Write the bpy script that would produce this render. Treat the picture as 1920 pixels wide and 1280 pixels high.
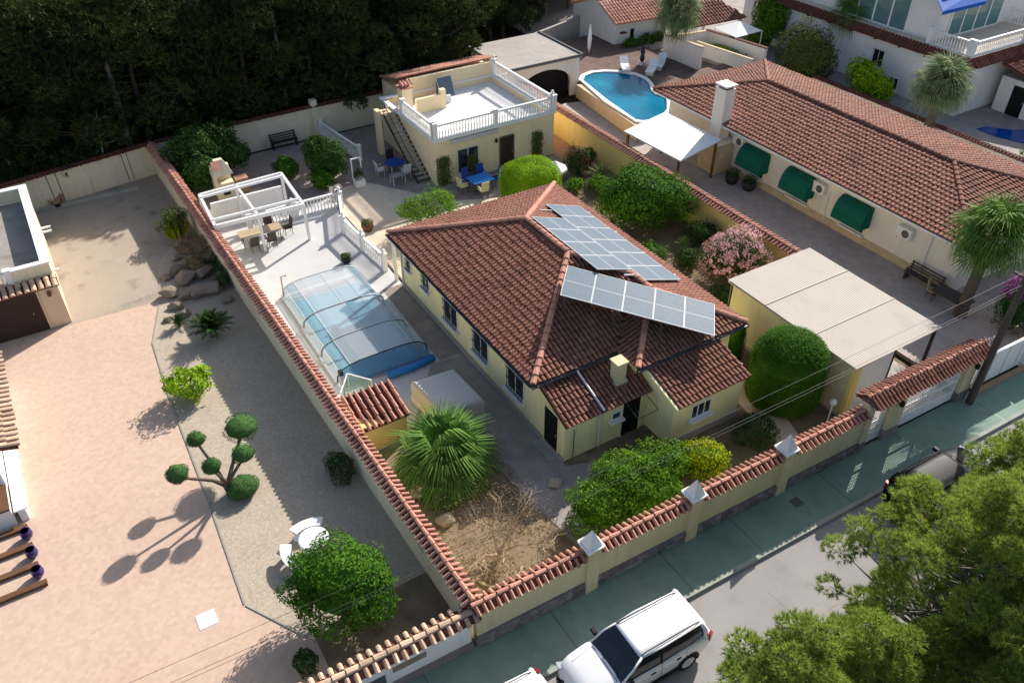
import bpy, math, random
import numpy as np
from mathutils import Vector, Matrix

for o in list(bpy.data.objects):
    bpy.data.objects.remove(o, do_unlink=True)
S = bpy.context.scene
COL = S.collection
R = math.radians
rng = np.random.default_rng(7)
random.seed(7)

# ------------------------------------------------------------------ camera, world, sun, exposure
# World axes: X runs along the street (to the right), Y runs back from the street, metres.
CAMP = Vector((-6.82, -13.44, 24.0)); PITCH = 38.2; YAW = 31.4; FPX = 1550.0
cd = bpy.data.cameras.new('camera'); cam = bpy.data.objects.new('camera', cd); COL.objects.link(cam)
cd.sensor_width = 36.0; cd.lens = FPX / 1920 * 36.0; cd.clip_end = 2000
cam.location = CAMP; cam.rotation_euler = (R(90 - PITCH), 0, R(-YAW)); S.camera = cam

SUN = Vector((1.475, 0.78, 1.0)).normalized()
W = bpy.data.worlds.new('World'); S.world = W; W.use_nodes = True
wn = W.node_tree.nodes; wl = W.node_tree.links; wn.clear()
sky = wn.new('ShaderNodeTexSky'); sky.sky_type = 'NISHITA'; sky.sun_disc = False
sky.sun_elevation = math.asin(SUN.z); sky.sun_rotation = math.atan2(SUN.x, SUN.y)
sky.altitude = 50; sky.air_density = 1.0; sky.dust_density = 2.0; sky.ozone_density = 0.8
bg = wn.new('ShaderNodeBackground'); bg.inputs['Strength'].default_value = 0.1
wo = wn.new('ShaderNodeOutputWorld'); wl.new(sky.outputs[0], bg.inputs[0]); wl.new(bg.outputs[0], wo.inputs[0])
sl = bpy.data.lights.new('sun', 'SUN'); sl.energy = 4.6; sl.angle = R(0.53); sl.color = (1.0, 0.94, 0.86)
so = bpy.data.objects.new('sun', sl); COL.objects.link(so); so.location = (30, 10, 60)
so.rotation_euler = SUN.to_track_quat('Z', 'Y').to_euler()
S.view_settings.view_transform = 'Standard'; S.view_settings.look = 'None'
S.view_settings.exposure = 0.74; S.view_settings.gamma = 1.0; S.view_settings.use_curve_mapping = False
S.render.engine = 'CYCLES'; S.cycles.max_bounces = 7; S.cycles.diffuse_bounces = 4; S.cycles.glossy_bounces = 3
S.cycles.transparent_max_bounces = 12; S.cycles.transmission_bounces = 5; S.cycles.caustics_reflective = False; S.cycles.caustics_refractive = False
S.cycles.use_denoising = True

_c, _s = math.cos(R(YAW)), math.sin(R(YAW))
FW = Vector((_s * math.cos(R(PITCH)), _c * math.cos(R(PITCH)), -math.sin(R(PITCH))))
RT = Vector((_c, -_s, 0)); UP = RT.cross(FW)
def at(x, y, z=0.0):
    """survey: the point at height z seen at photograph position x, y"""
    d = FW + RT * ((x - 960) / FPX) - UP * ((y - 640) / FPX)
    return CAMP + d * ((z - CAMP.z) / d.z)

# ------------------------------------------------------------------ materials
def lin(c):
    return tuple(((v / 255) / 12.92 if v / 255 <= 0.04045 else ((v / 255 + 0.055) / 1.055) ** 2.4) for v in c)
MATS = {}
def mat(name, rgb, rough=0.8, var=0.12, scale=3.0, var2=0.08, scale2=40.0, bump=0.0, bscale=60.0, spec=0.12,
        metal=0.0, piece=0.0, rgb2=None, mixscale=1.5, mixsharp=0.25, trans=0.0, coat=0.0, leafvar=False, cells=0.0, cellscale=4.0, streak=0.000, blotch=0.0):
    """procedural principled material: base colour in linear rgb with two scales of noise; piece = per-piece variation"""
    m = bpy.data.materials.new(name); m.use_nodes = True; MATS[name] = m
    n = m.node_tree.nodes; l = m.node_tree.links
    p = n['Principled BSDF']; p.inputs['Roughness'].default_value = rough; p.inputs['Metallic'].default_value = metal
    p.inputs['Specular IOR Level'].default_value = spec; p.inputs['Coat Weight'].default_value = coat
    tc = n.new('ShaderNodeTexCoord')
    geo = n.new('ShaderNodeNewGeometry')
    def noise(sc, det=4):
        t = n.new('ShaderNodeTexNoise'); t.inputs['Scale'].default_value = sc; t.inputs['Detail'].default_value = det
        l.new(geo.outputs['Position'], t.inputs['Vector']); return t.outputs['Fac']
    def math_(op, a, b):
        q = n.new('ShaderNodeMath'); q.operation = op
        for i, v in enumerate((a, b)):
            if hasattr(v, 'is_linked'): l.new(v, q.inputs[i])
            else: q.inputs[i].default_value = v
        return q.outputs[0]
    f = math_('ADD', math_('MULTIPLY', math_('SUBTRACT', noise(scale), 0.5), 2 * var * 1.6), 1.0)
    if var2: f = math_('ADD', f, math_('MULTIPLY', math_('SUBTRACT', noise(scale2, 2), 0.5), 2 * var2 * 1.6))
    if piece:
        oi = n.new('ShaderNodeObjectInfo')
        r = math_('FRACT', math_('ADD', oi.outputs['Random'], geo.outputs['Random Per Island']), 0)
        f = math_('ADD', f, math_('MULTIPLY', math_('SUBTRACT', r, 0.5), 2 * piece))
    if cells:
        vo = n.new('ShaderNodeTexVoronoi'); vo.inputs['Scale'].default_value = cellscale; vo.inputs['Randomness'].default_value = 0.55; l.new(geo.outputs['Position'], vo.inputs['Vector'])
        sp = n.new('ShaderNodeSeparateColor'); l.new(vo.outputs['Color'], sp.inputs[0]); f = math_('ADD', f, math_('MULTIPLY', math_('SUBTRACT', sp.outputs[0], 0.5), 2 * cells))
    if streak:
        mp = n.new('ShaderNodeMapping'); mp.inputs['Scale'].default_value = (2.0, 2.0, 0.3); l.new(geo.outputs['Position'], mp.inputs[0])
        t2 = n.new('ShaderNodeTexNoise'); t2.inputs['Scale'].default_value = 1.6; t2.inputs['Detail'].default_value = 5; l.new(mp.outputs[0], t2.inputs['Vector'])
        f = math_('SUBTRACT', f, math_('MULTIPLY', math_('MAXIMUM', math_('SUBTRACT', t2.outputs['Fac'], 0.52), 0.0), streak * 6))
    if blotch:
        f = math_('SUBTRACT', f, math_('MULTIPLY', math_('MAXIMUM', math_('SUBTRACT', noise(0.9, 8), 0.56), 0.0), blotch * 6))
    base = n.new('ShaderNodeRGB'); base.outputs[0].default_value = (*rgb, 1); col = base.outputs[0]
    if rgb2 is not None:
        mr = n.new('ShaderNodeMapRange'); mr.inputs[1].default_value = 0.5 - mixsharp; mr.inputs[2].default_value = 0.5 + mixsharp
        if leafvar:
            oi = n.new('ShaderNodeObjectInfo')
            l.new(math_('FRACT', math_('ADD', oi.outputs['Random'], geo.outputs['Random Per Island']), 0), mr.inputs[0]); mr.inputs[1].default_value = 0; mr.inputs[2].default_value = 1
        else: l.new(noise(mixscale, 5), mr.inputs[0])
        mx = n.new('ShaderNodeMix'); mx.data_type = 'RGBA'; l.new(mr.outputs[0], mx.inputs[0]); l.new(col, mx.inputs[6]); mx.inputs[7].default_value = (*rgb2, 1)
        col = mx.outputs[2]
    vm = n.new('ShaderNodeVectorMath'); vm.operation = 'SCALE'; l.new(col, vm.inputs[0]); l.new(f, vm.inputs['Scale'])
    l.new(vm.outputs[0], p.inputs['Base Color'])
    if bump:
        b = n.new('ShaderNodeBump'); b.inputs['Strength'].default_value = bump; b.inputs['Distance'].default_value = 0.02
        l.new(noise(bscale, 3), b.inputs['Height']); l.new(b.outputs[0], p.inputs['Normal'])
    if trans:
        t = n.new('ShaderNodeBsdfTranslucent'); l.new(vm.outputs[0], t.inputs[0])
        ms = n.new('ShaderNodeMixShader'); ms.inputs[0].default_value = trans
        l.new(p.outputs[0], ms.inputs[1]); l.new(t.outputs[0], ms.inputs[2]); l.new(ms.outputs[0], n['Material Output'].inputs[0])
    return m
def glass_mat(name, tint, fac, rough=0.05, rgb=(0.5, 0.6, 0.65)):
    """thin clear sheet: mostly see-through with a glossy, slightly milky skin"""
    m = bpy.data.materials.new(name); m.use_nodes = True; MATS[name] = m
    n = m.node_tree.nodes; l = m.node_tree.links; n.clear()
    o = n.new('ShaderNodeOutputMaterial'); t = n.new('ShaderNodeBsdfTransparent'); t.inputs[0].default_value = (*tint, 1)
    p = n.new('ShaderNodeBsdfPrincipled'); p.inputs['Base Color'].default_value = (*rgb, 1); p.inputs['Roughness'].default_value = rough
    p.inputs['Specular IOR Level'].default_value = 0.8
    ms = n.new('ShaderNodeMixShader'); ms.inputs[0].default_value = fac
    l.new(t.outputs[0], ms.inputs[1]); l.new(p.outputs[0], ms.inputs[2]); l.new(ms.outputs[0], o.inputs[0])
    return m

M = MATS
mat('soil', (0.16, 0.115, 0.075), 0.95, 0.3, 1.2, 0.25, 25, 0.5, 30, rgb2=(0.24, 0.19, 0.12), blotch=0.5)
mat('forest_floor', (0.05, 0.042, 0.026), 0.95, 0.3, 0.6, 0.2, 12, rgb2=(0.03, 0.035, 0.016))
mat('dry_soil', (0.27, 0.205, 0.135), 0.95, 0.2, 1.5, 0.2, 25, 0.5, 30, rgb2=(0.2, 0.145, 0.09), blotch=0.5)
mat('panel_frame', (0.56, 0.58, 0.6), 0.5, 0.03, 2, 0, 1)
mat('asphalt', (0.285, 0.27, 0.263), 0.9, 0.10, 0.5, 0.06, 60, 0.2, 120, rgb2=(0.315, 0.3, 0.29), mixscale=0.35, blotch=0.12, cells=0.015, cellscale=9.0)
mat('green_pavement', (0.195, 0.28, 0.235), 0.85, 0.10, 0.8, 0.06, 30, rgb2=(0.23, 0.305, 0.245), mixscale=0.5, cells=0.04, cellscale=3.0, blotch=0.2)
mat('kerb', (0.33, 0.35, 0.30), 0.85, 0.15, 2, 0.1, 30)
mat('pink_paving', (0.52, 0.37, 0.29), 0.85, 0.025, 0.35, 0.05, 5.0, rgb2=(0.55, 0.405, 0.31), mixscale=0.25, cells=0.06, cellscale=6.5, blotch=0.03)
mat('concrete_apron', (0.40, 0.345, 0.28), 0.9, 0.10, 0.5, 0.06, 8, rgb2=(0.34, 0.285, 0.22), mixscale=0.5, cells=0.03, cellscale=1.5, blotch=0.35)
mat('gravel', (0.42, 0.355, 0.275), 0.95, 0.08, 0.8, 0.22, 22, 0.5, 45, piece=0, cells=0.10, cellscale=14)
mat('terrace_white', (0.52, 0.51, 0.5), 0.7, 0.05, 0.8, 0.03, 12, blotch=0.08, cells=0.02, cellscale=2.5)
mat('terrace_grey', (0.31, 0.28, 0.255), 0.85, 0.12, 1.2, 0.08, 12, cells=0.08, cellscale=2.6, blotch=0.2)
mat('cream_tile', (0.60, 0.50, 0.38), 0.8, 0.07, 1, 0.06, 9, cells=0.06, cellscale=2.6)
mat('brown_tile', (0.29, 0.24, 0.215), 0.85, 0.1, 1, 0.1, 8, cells=0.1, cellscale=2.6)
mat('drive_tile', (0.42, 0.365, 0.33), 0.85, 0.08, 0.7, 0.07, 7, cells=0.08, cellscale=2.6, blotch=0.1)
mat('terracotta_floor', (0.42, 0.25, 0.15), 0.85, 0.12, 1.2, 0.08, 8)
mat('plaster_yellow', (0.87, 0.77, 0.43), 0.9, 0.07, 0.9, 0.03, 15, streak=0.076)
mat('plaster_olive', (0.68, 0.6, 0.36), 0.9, 0.07, 0.6, 0.04, 9, rgb2=(0.61, 0.54, 0.35), mixscale=0.7, streak=0.092)
mat('plaster_sand', (0.82, 0.67, 0.43), 0.9, 0.06, 0.8, 0.03, 12, streak=0.06)
mat('plaster_bright', (0.84, 0.63, 0.24), 0.9, 0.05, 0.9, 0.03, 15, streak=0.059)
mat('plaster_cream', (0.74, 0.66, 0.48), 0.9, 0.08, 0.6, 0.05, 6, streak=0.118)
mat('plaster_white', (0.77, 0.755, 0.735), 0.9, 0.05, 0.6, 0.03, 10, streak=0.059)
mat('plaster_pale', (0.77, 0.715, 0.65), 0.9, 0.06, 0.6, 0.03, 10, streak=0.067)
mat('plaster_beige', (0.64, 0.5, 0.35), 0.9, 0.06, 0.7, 0.03, 10, streak=0.050)
mat('plaster_grey', (0.38, 0.345, 0.31), 0.9, 0.12, 0.5, 0.05, 6, streak=0.126)
mat('white_paint', (0.80, 0.79, 0.78), 0.55, 0.03, 2, 0, 1)
mat('tile_red', (0.275, 0.12, 0.08), 0.8, 0.12, 0.7, 0.07, 9, piece=0.2, rgb2=(0.225, 0.112, 0.08), mixscale=0.8, blotch=0.28)
mat('tile_brown', (0.28, 0.112, 0.074), 0.8, 0.12, 0.5, 0.07, 9, piece=0.18, rgb2=(0.215, 0.105, 0.076), mixscale=0.6, blotch=0.28)
mat('tile_pink', (0.5, 0.245, 0.178), 0.8, 0.1, 0.6, 0.07, 9, piece=0.16, blotch=0.28)
mat('tile_cream', (0.56, 0.42, 0.30), 0.85, 0.2, 2.0, 0.1, 14, piece=0.28, rgb2=(0.47, 0.30, 0.20), mixscale=2.5)
mat('tile_dark', (0.15, 0.055, 0.04), 0.85, 0.12, 0.7, 0.05, 9, piece=0.14, blotch=0.28)  # laid under lighter tiles, it paints the shade in their gaps
mat('gutter', (0.12, 0.12, 0.125), 0.45, 0.06, 2, 0, 1, metal=0.3)
mat('dark_opening', (0.012, 0.011, 0.012), 0.6, 0.1, 2, 0, 1)
mat('window_pane', (0.02, 0.024, 0.03), 0.08, 0.1, 1, 0, 1, spec=0.6)
mat('brown_door', (0.045, 0.028, 0.022), 0.55, 0.12, 2, 0.1, 12)
mat('wood_brown', (0.14, 0.072, 0.04), 0.7, 0.2, 3, 0.15, 20)
mat('wood_grey', (0.09, 0.072, 0.062), 0.8, 0.2, 3, 0.15, 20)
mat('wood_light', (0.40, 0.31, 0.20), 0.7, 0.12, 3, 0.1, 20)
mat('steel_dark', (0.035, 0.035, 0.037), 0.5, 0.05, 2, 0, 1, metal=0.2)
mat('steel_grey', (0.30, 0.30, 0.31), 0.4, 0.05, 2, 0, 1, metal=0.6)
mat('stone_plinth', (0.20, 0.185, 0.185), 0.9, 0.25, 2, 0.15, 20, 0.4, 25, piece=0.35)
mat('stone_beige', (0.45, 0.37, 0.26), 0.9, 0.2, 2, 0.15, 15, 0.4, 20, piece=0.2)
mat('rock', (0.29, 0.22, 0.155), 0.95, 0.25, 2.5, 0.2, 14, 0.6, 12, piece=0.2, rgb2=(0.19, 0.165, 0.14), mixscale=1.2)
mat('solar_cell', (0.105, 0.15, 0.195), 0.5, 0.08, 1.5, 0, 1, spec=0.06)
mat('alu', (0.62, 0.63, 0.65), 0.55, 0.03, 2, 0, 1, metal=0.1)
mat('grid_line', (0.17, 0.21, 0.25), 0.6, 0.03, 2, 0, 1)
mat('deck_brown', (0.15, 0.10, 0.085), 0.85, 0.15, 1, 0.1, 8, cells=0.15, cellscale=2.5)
mat('fabric_green', (0.006, 0.115, 0.075), 0.75, 0.06, 1.5, 0.03, 20)
mat('fabric_blue', (0.01, 0.10, 0.46), 0.7, 0.06, 1.5, 0.03, 20)
mat('fabric_navy', (0.03, 0.07, 0.30), 0.8, 0.06, 1.5, 0.03, 20)
mat('fabric_white', (0.80, 0.79, 0.76), 0.8, 0.03, 1.5, 0, 20)
mat('fabric_lemon', (0.62, 0.60, 0.36), 0.8, 0.04, 1.5, 0, 20)
mat('plastic_blue', (0.03, 0.20, 0.55), 0.4, 0.05, 2, 0, 1)
mat('purple_glaze', (0.035, 0.02, 0.14), 0.25, 0.1, 3, 0, 1, spec=0.6)
mat('sheet_cream', (0.48, 0.425, 0.365), 0.65, 0.05, 0.7, 0.03, 6, streak=0.025, blotch=0.1)
mat('sheet_white', (0.80, 0.78, 0.74), 0.5, 0.03, 0.7, 0, 6)
mat('tarp_grey', (0.56, 0.53, 0.49), 0.8, 0.07, 1.3, 0.04, 10)
mat('bark', (0.13, 0.10, 0.08), 0.95, 0.25, 3, 0.2, 20, 0.6, 18)
mat('bark_grey', (0.16, 0.145, 0.13), 0.95, 0.25, 3, 0.2, 20, 0.6, 18)
mat('bark_pale', (0.42, 0.38, 0.33), 0.95, 0.2, 3, 0.15, 20)
mat('twig', (0.42, 0.32, 0.21), 0.95, 0.2, 3, 0.15, 20)
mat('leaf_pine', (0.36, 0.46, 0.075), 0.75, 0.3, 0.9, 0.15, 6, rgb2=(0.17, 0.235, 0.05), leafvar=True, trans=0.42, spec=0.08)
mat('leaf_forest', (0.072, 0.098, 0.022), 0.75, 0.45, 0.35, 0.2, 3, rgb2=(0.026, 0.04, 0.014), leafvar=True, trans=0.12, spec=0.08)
mat('leaf_bright', (0.165, 0.32, 0.02), 0.75, 0.32, 2.2, 0.12, 8, rgb2=(0.06, 0.145, 0.012), leafvar=True, trans=0.3, spec=0.08)
mat('leaf_lime', (0.32, 0.5, 0.015), 0.75, 0.32, 2.2, 0.1, 8, rgb2=(0.17, 0.32, 0.012), leafvar=True, trans=0.3, spec=0.08)
mat('leaf_yellow', (0.4665, 0.4665, 0.0045), 0.75, 0.32, 2.2, 0.1, 8, rgb2=(0.1974, 0.315, 0.0126), leafvar=True, trans=0.3, spec=0.08)
mat('leaf_green', (0.09, 0.215, 0.016), 0.75, 0.32, 2.2, 0.12, 8, rgb2=(0.036, 0.105, 0.01), leafvar=True, trans=0.25, spec=0.08)
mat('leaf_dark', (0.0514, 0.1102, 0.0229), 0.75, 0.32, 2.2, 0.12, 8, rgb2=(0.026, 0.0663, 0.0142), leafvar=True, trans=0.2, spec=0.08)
mat('leaf_olive', (0.129, 0.171, 0.045), 0.75, 0.32, 2.2, 0.12, 8, rgb2=(0.0681, 0.0933, 0.0261), leafvar=True, trans=0.2, spec=0.08)
mat('leaf_box', (0.075, 0.17, 0.045), 0.75, 0.12, 2.4, 0.1, 12, rgb2=(0.05, 0.115, 0.032), leafvar=True, trans=0.15, spec=0.08)
mat('leaf_palm', (0.14, 0.26, 0.04), 0.75, 0.2, 2, 0.1, 8, rgb2=(0.075, 0.165, 0.028), leafvar=True, trans=0.2, spec=0.2)
mat('leaf_palm_pale', (0.2412, 0.3084, 0.1404), 0.75, 0.2, 2, 0.1, 8, rgb2=(0.1347, 0.2019, 0.0759), leafvar=True, trans=0.2, spec=0.2)
mat('leaf_dry', (0.38, 0.27, 0.15), 0.75, 0.2, 2, 0.1, 8, rgb2=(0.27, 0.19, 0.11), leafvar=True, trans=0.2, spec=0.08)
mat('flower_pink', (0.66, 0.30, 0.38), 0.7, 0.12, 3, 0.1, 9, rgb2=(0.72, 0.50, 0.46), leafvar=True, trans=0.3)
mat('flower_purple', (0.36, 0.06, 0.30), 0.7, 0.15, 3, 0.1, 9, trans=0.2)
mat('flower_red', (0.30, 0.10, 0.08), 0.7, 0.15, 3, 0.1, 9, trans=0.2)
mat('car_white', (0.80, 0.80, 0.80), 0.3, 0.01, 1, 0, 1, spec=0.5, coat=0.6)
mat('car_black', (0.016, 0.018, 0.022), 0.42, 0.02, 1, 0, 1, spec=0.05, coat=0.0)
mat('car_glass', (0.012, 0.016, 0.02), 0.04, 0.05, 1, 0, 1, spec=0.7)
mat('car_trim', (0.02, 0.02, 0.021), 0.55, 0.05, 1, 0, 1)
mat('tyre', (0.018, 0.018, 0.018), 0.85, 0.1, 4, 0, 1)
mat('lamp_red', (0.25, 0.008, 0.008), 0.2, 0.05, 1, 0, 1, spec=0.6)
mat('lamp_clear', (0.55, 0.57, 0.6), 0.15, 0.05, 1, 0, 1, spec=0.7)
mat('wire', (0.06, 0.06, 0.06), 0.5, 0.05, 1, 0, 1)
mat('water_deep', (0.01, 0.19, 0.3), 0.14, 0.35, 0.35, 0.05, 4, 0.06, 3, spec=0.02, rgb2=(0.006, 0.12, 0.225), mixscale=0.3)
mat('water_blue', (0.006, 0.05, 0.26), 0.14, 0.2, 0.5, 0.05, 4, 0.06, 3, spec=0.15)
mat('water_pool', (0.25, 0.46, 0.54), 0.08, 0.1, 0.5, 0.05, 4, 0.05, 3, spec=0.5)
glass_mat('poly_white', (0.92, 0.95, 0.97), 0.36, 0.2, (0.68, 0.70, 0.71))
glass_mat('poly_clear', (0.86, 0.93, 0.96), 0.33, 0.12, (0.40, 0.54, 0.62))
glass_mat('poly_blue', (0.5, 0.66, 0.8), 0.42, 0.2, (0.12, 0.27, 0.48))
glass_mat('glass_teal', (0.55, 0.75, 0.75), 0.55, 0.05, (0.20, 0.36, 0.38))
glass_mat('glass_clear', (0.8, 0.9, 0.9), 0.35, 0.05, (0.4, 0.5, 0.5))

# ------------------------------------------------------------------ mesh helpers
class MB:
    def __init__(s): s.v = []; s.f = []
    def add(s, vs, fs):
        k = len(s.v); s.v += [tuple(v) for v in vs]; s.f += [tuple(i + k for i in f) for f in fs]; return s
    def box(s, x0, x1, y0, y1, z0, z1):
        return s.add([(x0, y0, z0), (x1, y0, z0), (x1, y1, z0), (x0, y1, z0), (x0, y0, z1), (x1, y0, z1), (x1, y1, z1), (x0, y1, z1)],
                     [(0, 3, 2, 1), (4, 5, 6, 7), (0, 1, 5, 4), (1, 2, 6, 5), (2, 3, 7, 6), (3, 0, 4, 7)])
    def obox(s, c, ax, ay, az):
        """box from centre and three half-axis vectors"""
        c, ax, ay, az = map(Vector, (c, ax, ay, az))
        P = [c + sx * ax + sy * ay + sz * az for sz in (-1, 1) for sy in (-1, 1) for sx in (-1, 1)]
        return s.add(P, [(0, 2, 3, 1), (4, 5, 7, 6), (0, 1, 5, 4), (1, 3, 7, 5), (3, 2, 6, 7), (2, 0, 4, 6)])
    def prism(s, poly, z0, z1):
        n = len(poly)
        z0s = z0 if isinstance(z0, (list, tuple)) else [z0] * n; z1s = z1 if isinstance(z1, (list, tuple)) else [z1] * n
        vs = [(p[0], p[1], z0s[i]) for i, p in enumerate(poly)] + [(p[0], p[1], z1s[i]) for i, p in enumerate(poly)]
        return s.add(vs, [tuple(range(n - 1, -1, -1)), tuple(range(n, 2 * n))] + [(i, (i + 1) % n, n + (i + 1) % n, n + i) for i in range(n)])
    def slab(s, pts, t):
        """polygon in space, thickened downwards along its normal"""
        pts = [Vector(p) for p in pts]; n = len(pts)
        nv = (pts[1] - pts[0]).cross(pts[2] - pts[0]).normalized()
        vs = pts + [p - nv * t for p in pts]
        return s.add(vs, [tuple(range(n)), tuple(range(2 * n - 1, n - 1, -1))] + [(i, i + n, (i + 1) % n + n, (i + 1) % n) for i in range(n)])
    def tube(s, pts, r, n=6, cap=True):
        pts = [Vector(p) for p in pts]; rs = r if isinstance(r, (list, tuple)) else [r] * len(pts)
        k0 = len(s.v); a = None
        for i, p in enumerate(pts):
            d = (pts[min(i + 1, len(pts) - 1)] - pts[max(i - 1, 0)]).normalized()
            if a is None: a = d.orthogonal().normalized()
            a = (a - d * a.dot(d)).normalized(); b = d.cross(a)
            for k in range(n):
                t = 2 * math.pi * k / n
                s.v.append(tuple(p + (a * math.cos(t) + b * math.sin(t)) * rs[i]))
        for i in range(len(pts) - 1):
            for k in range(n):
                q = k0 + i * n; s.f.append((q + k, q + (k + 1) % n, q + n + (k + 1) % n, q + n + k))
        if cap:
            s.f.append(tuple(k0 + k for k in range(n - 1, -1, -1))); e = k0 + (len(pts) - 1) * n; s.f.append(tuple(e + k for k in range(n)))
        return s
    def lathe(s, prof, c=(0, 0, 0), n=12, sy=1.0):
        k0 = len(s.v)
        for (r, z) in prof:
            for k in range(n):
                t = 2 * math.pi * k / n; s.v.append((c[0] + r * math.cos(t), c[1] + r * math.sin(t) * sy, c[2] + z))
        for i in range(len(prof) - 1):
            for k in range(n):
                q = k0 + i * n; s.f.append((q + k, q + (k + 1) % n, q + n + (k + 1) % n, q + n + k))
        s.f.append(tuple(k0 + k for k in range(n - 1, -1, -1))); e = k0 + (len(prof) - 1) * n; s.f.append(tuple(e + k for k in range(n)))
        return s
    def mesh(s, name, m, smooth=False):
        me = bpy.data.meshes.new(name); me.from_pydata(s.v, [], s.f); me.materials.append(M[m]); me.update()
        if smooth: me.polygons.foreach_set('use_smooth', [True] * len(me.polygons))
        return me
    def build(s, name, m, parent=None, smooth=False, kind=None):
        return link(name, s.mesh(name, m, smooth), parent, kind)

def link(name, me, parent=None, kind=None):
    o = bpy.data.objects.new(name, me); COL.objects.link(o)
    if parent is not None:
        o.parent = parent; o.matrix_parent_inverse = Matrix.Translation(-Vector(parent.get('_o', (0, 0, 0))))
        o['_o'] = (0.0, 0.0, 0.0)
    if kind: o['kind'] = kind
    return o
def place(name, me, parent, loc, rot=None, scale=None, mw=None):
    """piece with shared mesh, put at a world position below its parent"""
    o = link(name, me, parent)
    if mw is not None: o.matrix_basis = mw
    else:
        o.location = loc
        if rot is not None: o.rotation_euler = rot
        if scale is not None: o.scale = scale if hasattr(scale, '__len__') else (scale,) * 3
    return o
def thing(name, label, cat, loc=(0, 0, 0), group=None):
    o = bpy.data.objects.new(name, None); COL.objects.link(o); o.location = loc; o.empty_display_size = 0.2
    o['kind'] = 'thing'; o['label'] = label; o['category'] = cat; o['_o'] = tuple(float(v) for v in loc)
    if group: o['group'] = group
    return o
def tag(o, label, cat, group=None):
    o['kind'] = 'thing'; o['label'] = label; o['category'] = cat
    if group: o['group'] = group
    return o
def struct(o): o['kind'] = 'structure'; return o
def npmesh(name, V, F, m, smooth=False):
    """mesh from numpy arrays; F has a fixed number of corners per face"""
    V = np.asarray(V, np.float32); F = np.asarray(F, np.int32); k = F.shape[1]
    me = bpy.data.meshes.new(name); me.vertices.add(len(V)); me.vertices.foreach_set('co', V.ravel())
    me.loops.add(F.size); me.loops.foreach_set('vertex_index', F.ravel())
    me.polygons.add(len(F)); me.polygons.foreach_set('loop_start', np.arange(0, F.size, k, dtype=np.int32))
    try: me.polygons.foreach_set('loop_total', np.full(len(F), k, np.int32))
    except Exception: pass
    if smooth: me.polygons.foreach_set('use_smooth', np.ones(len(F), bool))
    me.materials.append(M[m]); me.update(calc_edges=True); me.validate(); return me
def camdist(p): return (Vector(p) - CAMP).length

# ------------------------------------------------------------------ barrel tiles
def tile_arrays(w, L, h, n=4, lift=0.028):
    """half-round cover tile: length along +y (up the slope), lower end at y=0, tapering and tipped a little so rows overlap"""
    V = []; F = []
    for j, (y, k, dz) in enumerate(((0, 1.0, lift), (L, 0.86, 0.0))):
        for i in range(n + 1):
            t = math.pi * i / n; V.append((-math.cos(t) * w / 2 * k, y, dz + math.sin(t) * h * k))
    for i in range(n): F.append((i, i + 1, n + 2 + i, n + 1 + i))
    F.append(tuple(range(n, -1, -1)))
    return V, F
_tm = {}
def tile_mesh(w, L, h, m, lift=0.028):
    k = (round(w, 3), round(L, 3), round(h, 3), m, lift)
    if k not in _tm:
        b = MB(); b.add(*tile_arrays(w, L, h, 4, lift)); _tm[k] = b.mesh('tile', m, False)
    return _tm[k]
def inside(p, poly):
    x, y = p; c = False; n = len(poly)
    for i in range(n):
        (x1, y1), (x2, y2) = poly[i], poly[i - 1]
        if (y1 > y) != (y2 > y) and x < (x2 - x1) * (y - y1) / (y2 - y1) + x1: c = not c
    return c
def tile_slots(poly, eave, pw, pl, off=0.02, start=0.0):
    """poly: 3D corners of a roof plane; eave: two 3D points of its lower edge. Returns matrices for tiles"""
    poly = [Vector(p) for p in poly]; a, b = Vector(eave[0]), Vector(eave[1])
    e = (b - a).normalized(); nv = None
    for p in poly:
        c = e.cross(p - a)
        if c.length > 0.2: nv = c.normalized(); break
    if nv.z < 0: nv = -nv
    s = nv.cross(e)
    if s.z < 0: s = -s; e = -e
    p2 = [((p - a).dot(e), (p - a).dot(s)) for p in poly]
    x0, x1 = min(p[0] for p in p2), max(p[0] for p in p2); y0, y1 = min(p[1] for p in p2), max(p[1] for p in p2)
    out = []; nx = max(1, int(round((x1 - x0) / pw)))
    px = (x1 - x0) / nx; ny = int(math.ceil((y1 - y0) / pl))
    for j in range(ny):
        for i in range(nx):
            x = x0 + (i + 0.5) * px; y = y0 + j * pl
            if not inside((x, min(y + pl * 0.4, y1 - 0.02)), p2): continue
            jx, jy, jr = random.uniform(-.012, .012), random.uniform(-.03, .02), random.uniform(-.045, .045)
            mt = Matrix((( e.x, s.x, nv.x, 0), (e.y, s.y, nv.y, 0), (e.z, s.z, nv.z, 0), (0, 0, 0, 1)))
            pos = a + e * (x + jx) + s * (y - 0.05 + jy) + nv * (off + random.uniform(-.008, .012))
            out.append(Matrix.Translation(pos) @ mt @ Matrix.Rotation(jr, 4, 'Z'))
    return out
def lay_tiles(slots, parent, m, w, L, h, limit=300, name='tile', rest='tile_field', lift=0.028):
    """nearest tiles as objects of their own, the rest joined"""
    slots = sorted(slots, key=lambda q: camdist(q.translation))
    me = tile_mesh(w, L, h, m, lift)
    for q in slots[:limit]: place(name, me, parent, None, mw=q)
    if len(slots) > limit:
        V, F = tile_arrays(w, L, h, 4, lift); b = MB(); V = [Vector(v) for v in V]
        for q in slots[limit:]: b.add([q @ v for v in V], F)
        b.build(rest, m, parent, kind='stuff')
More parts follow.
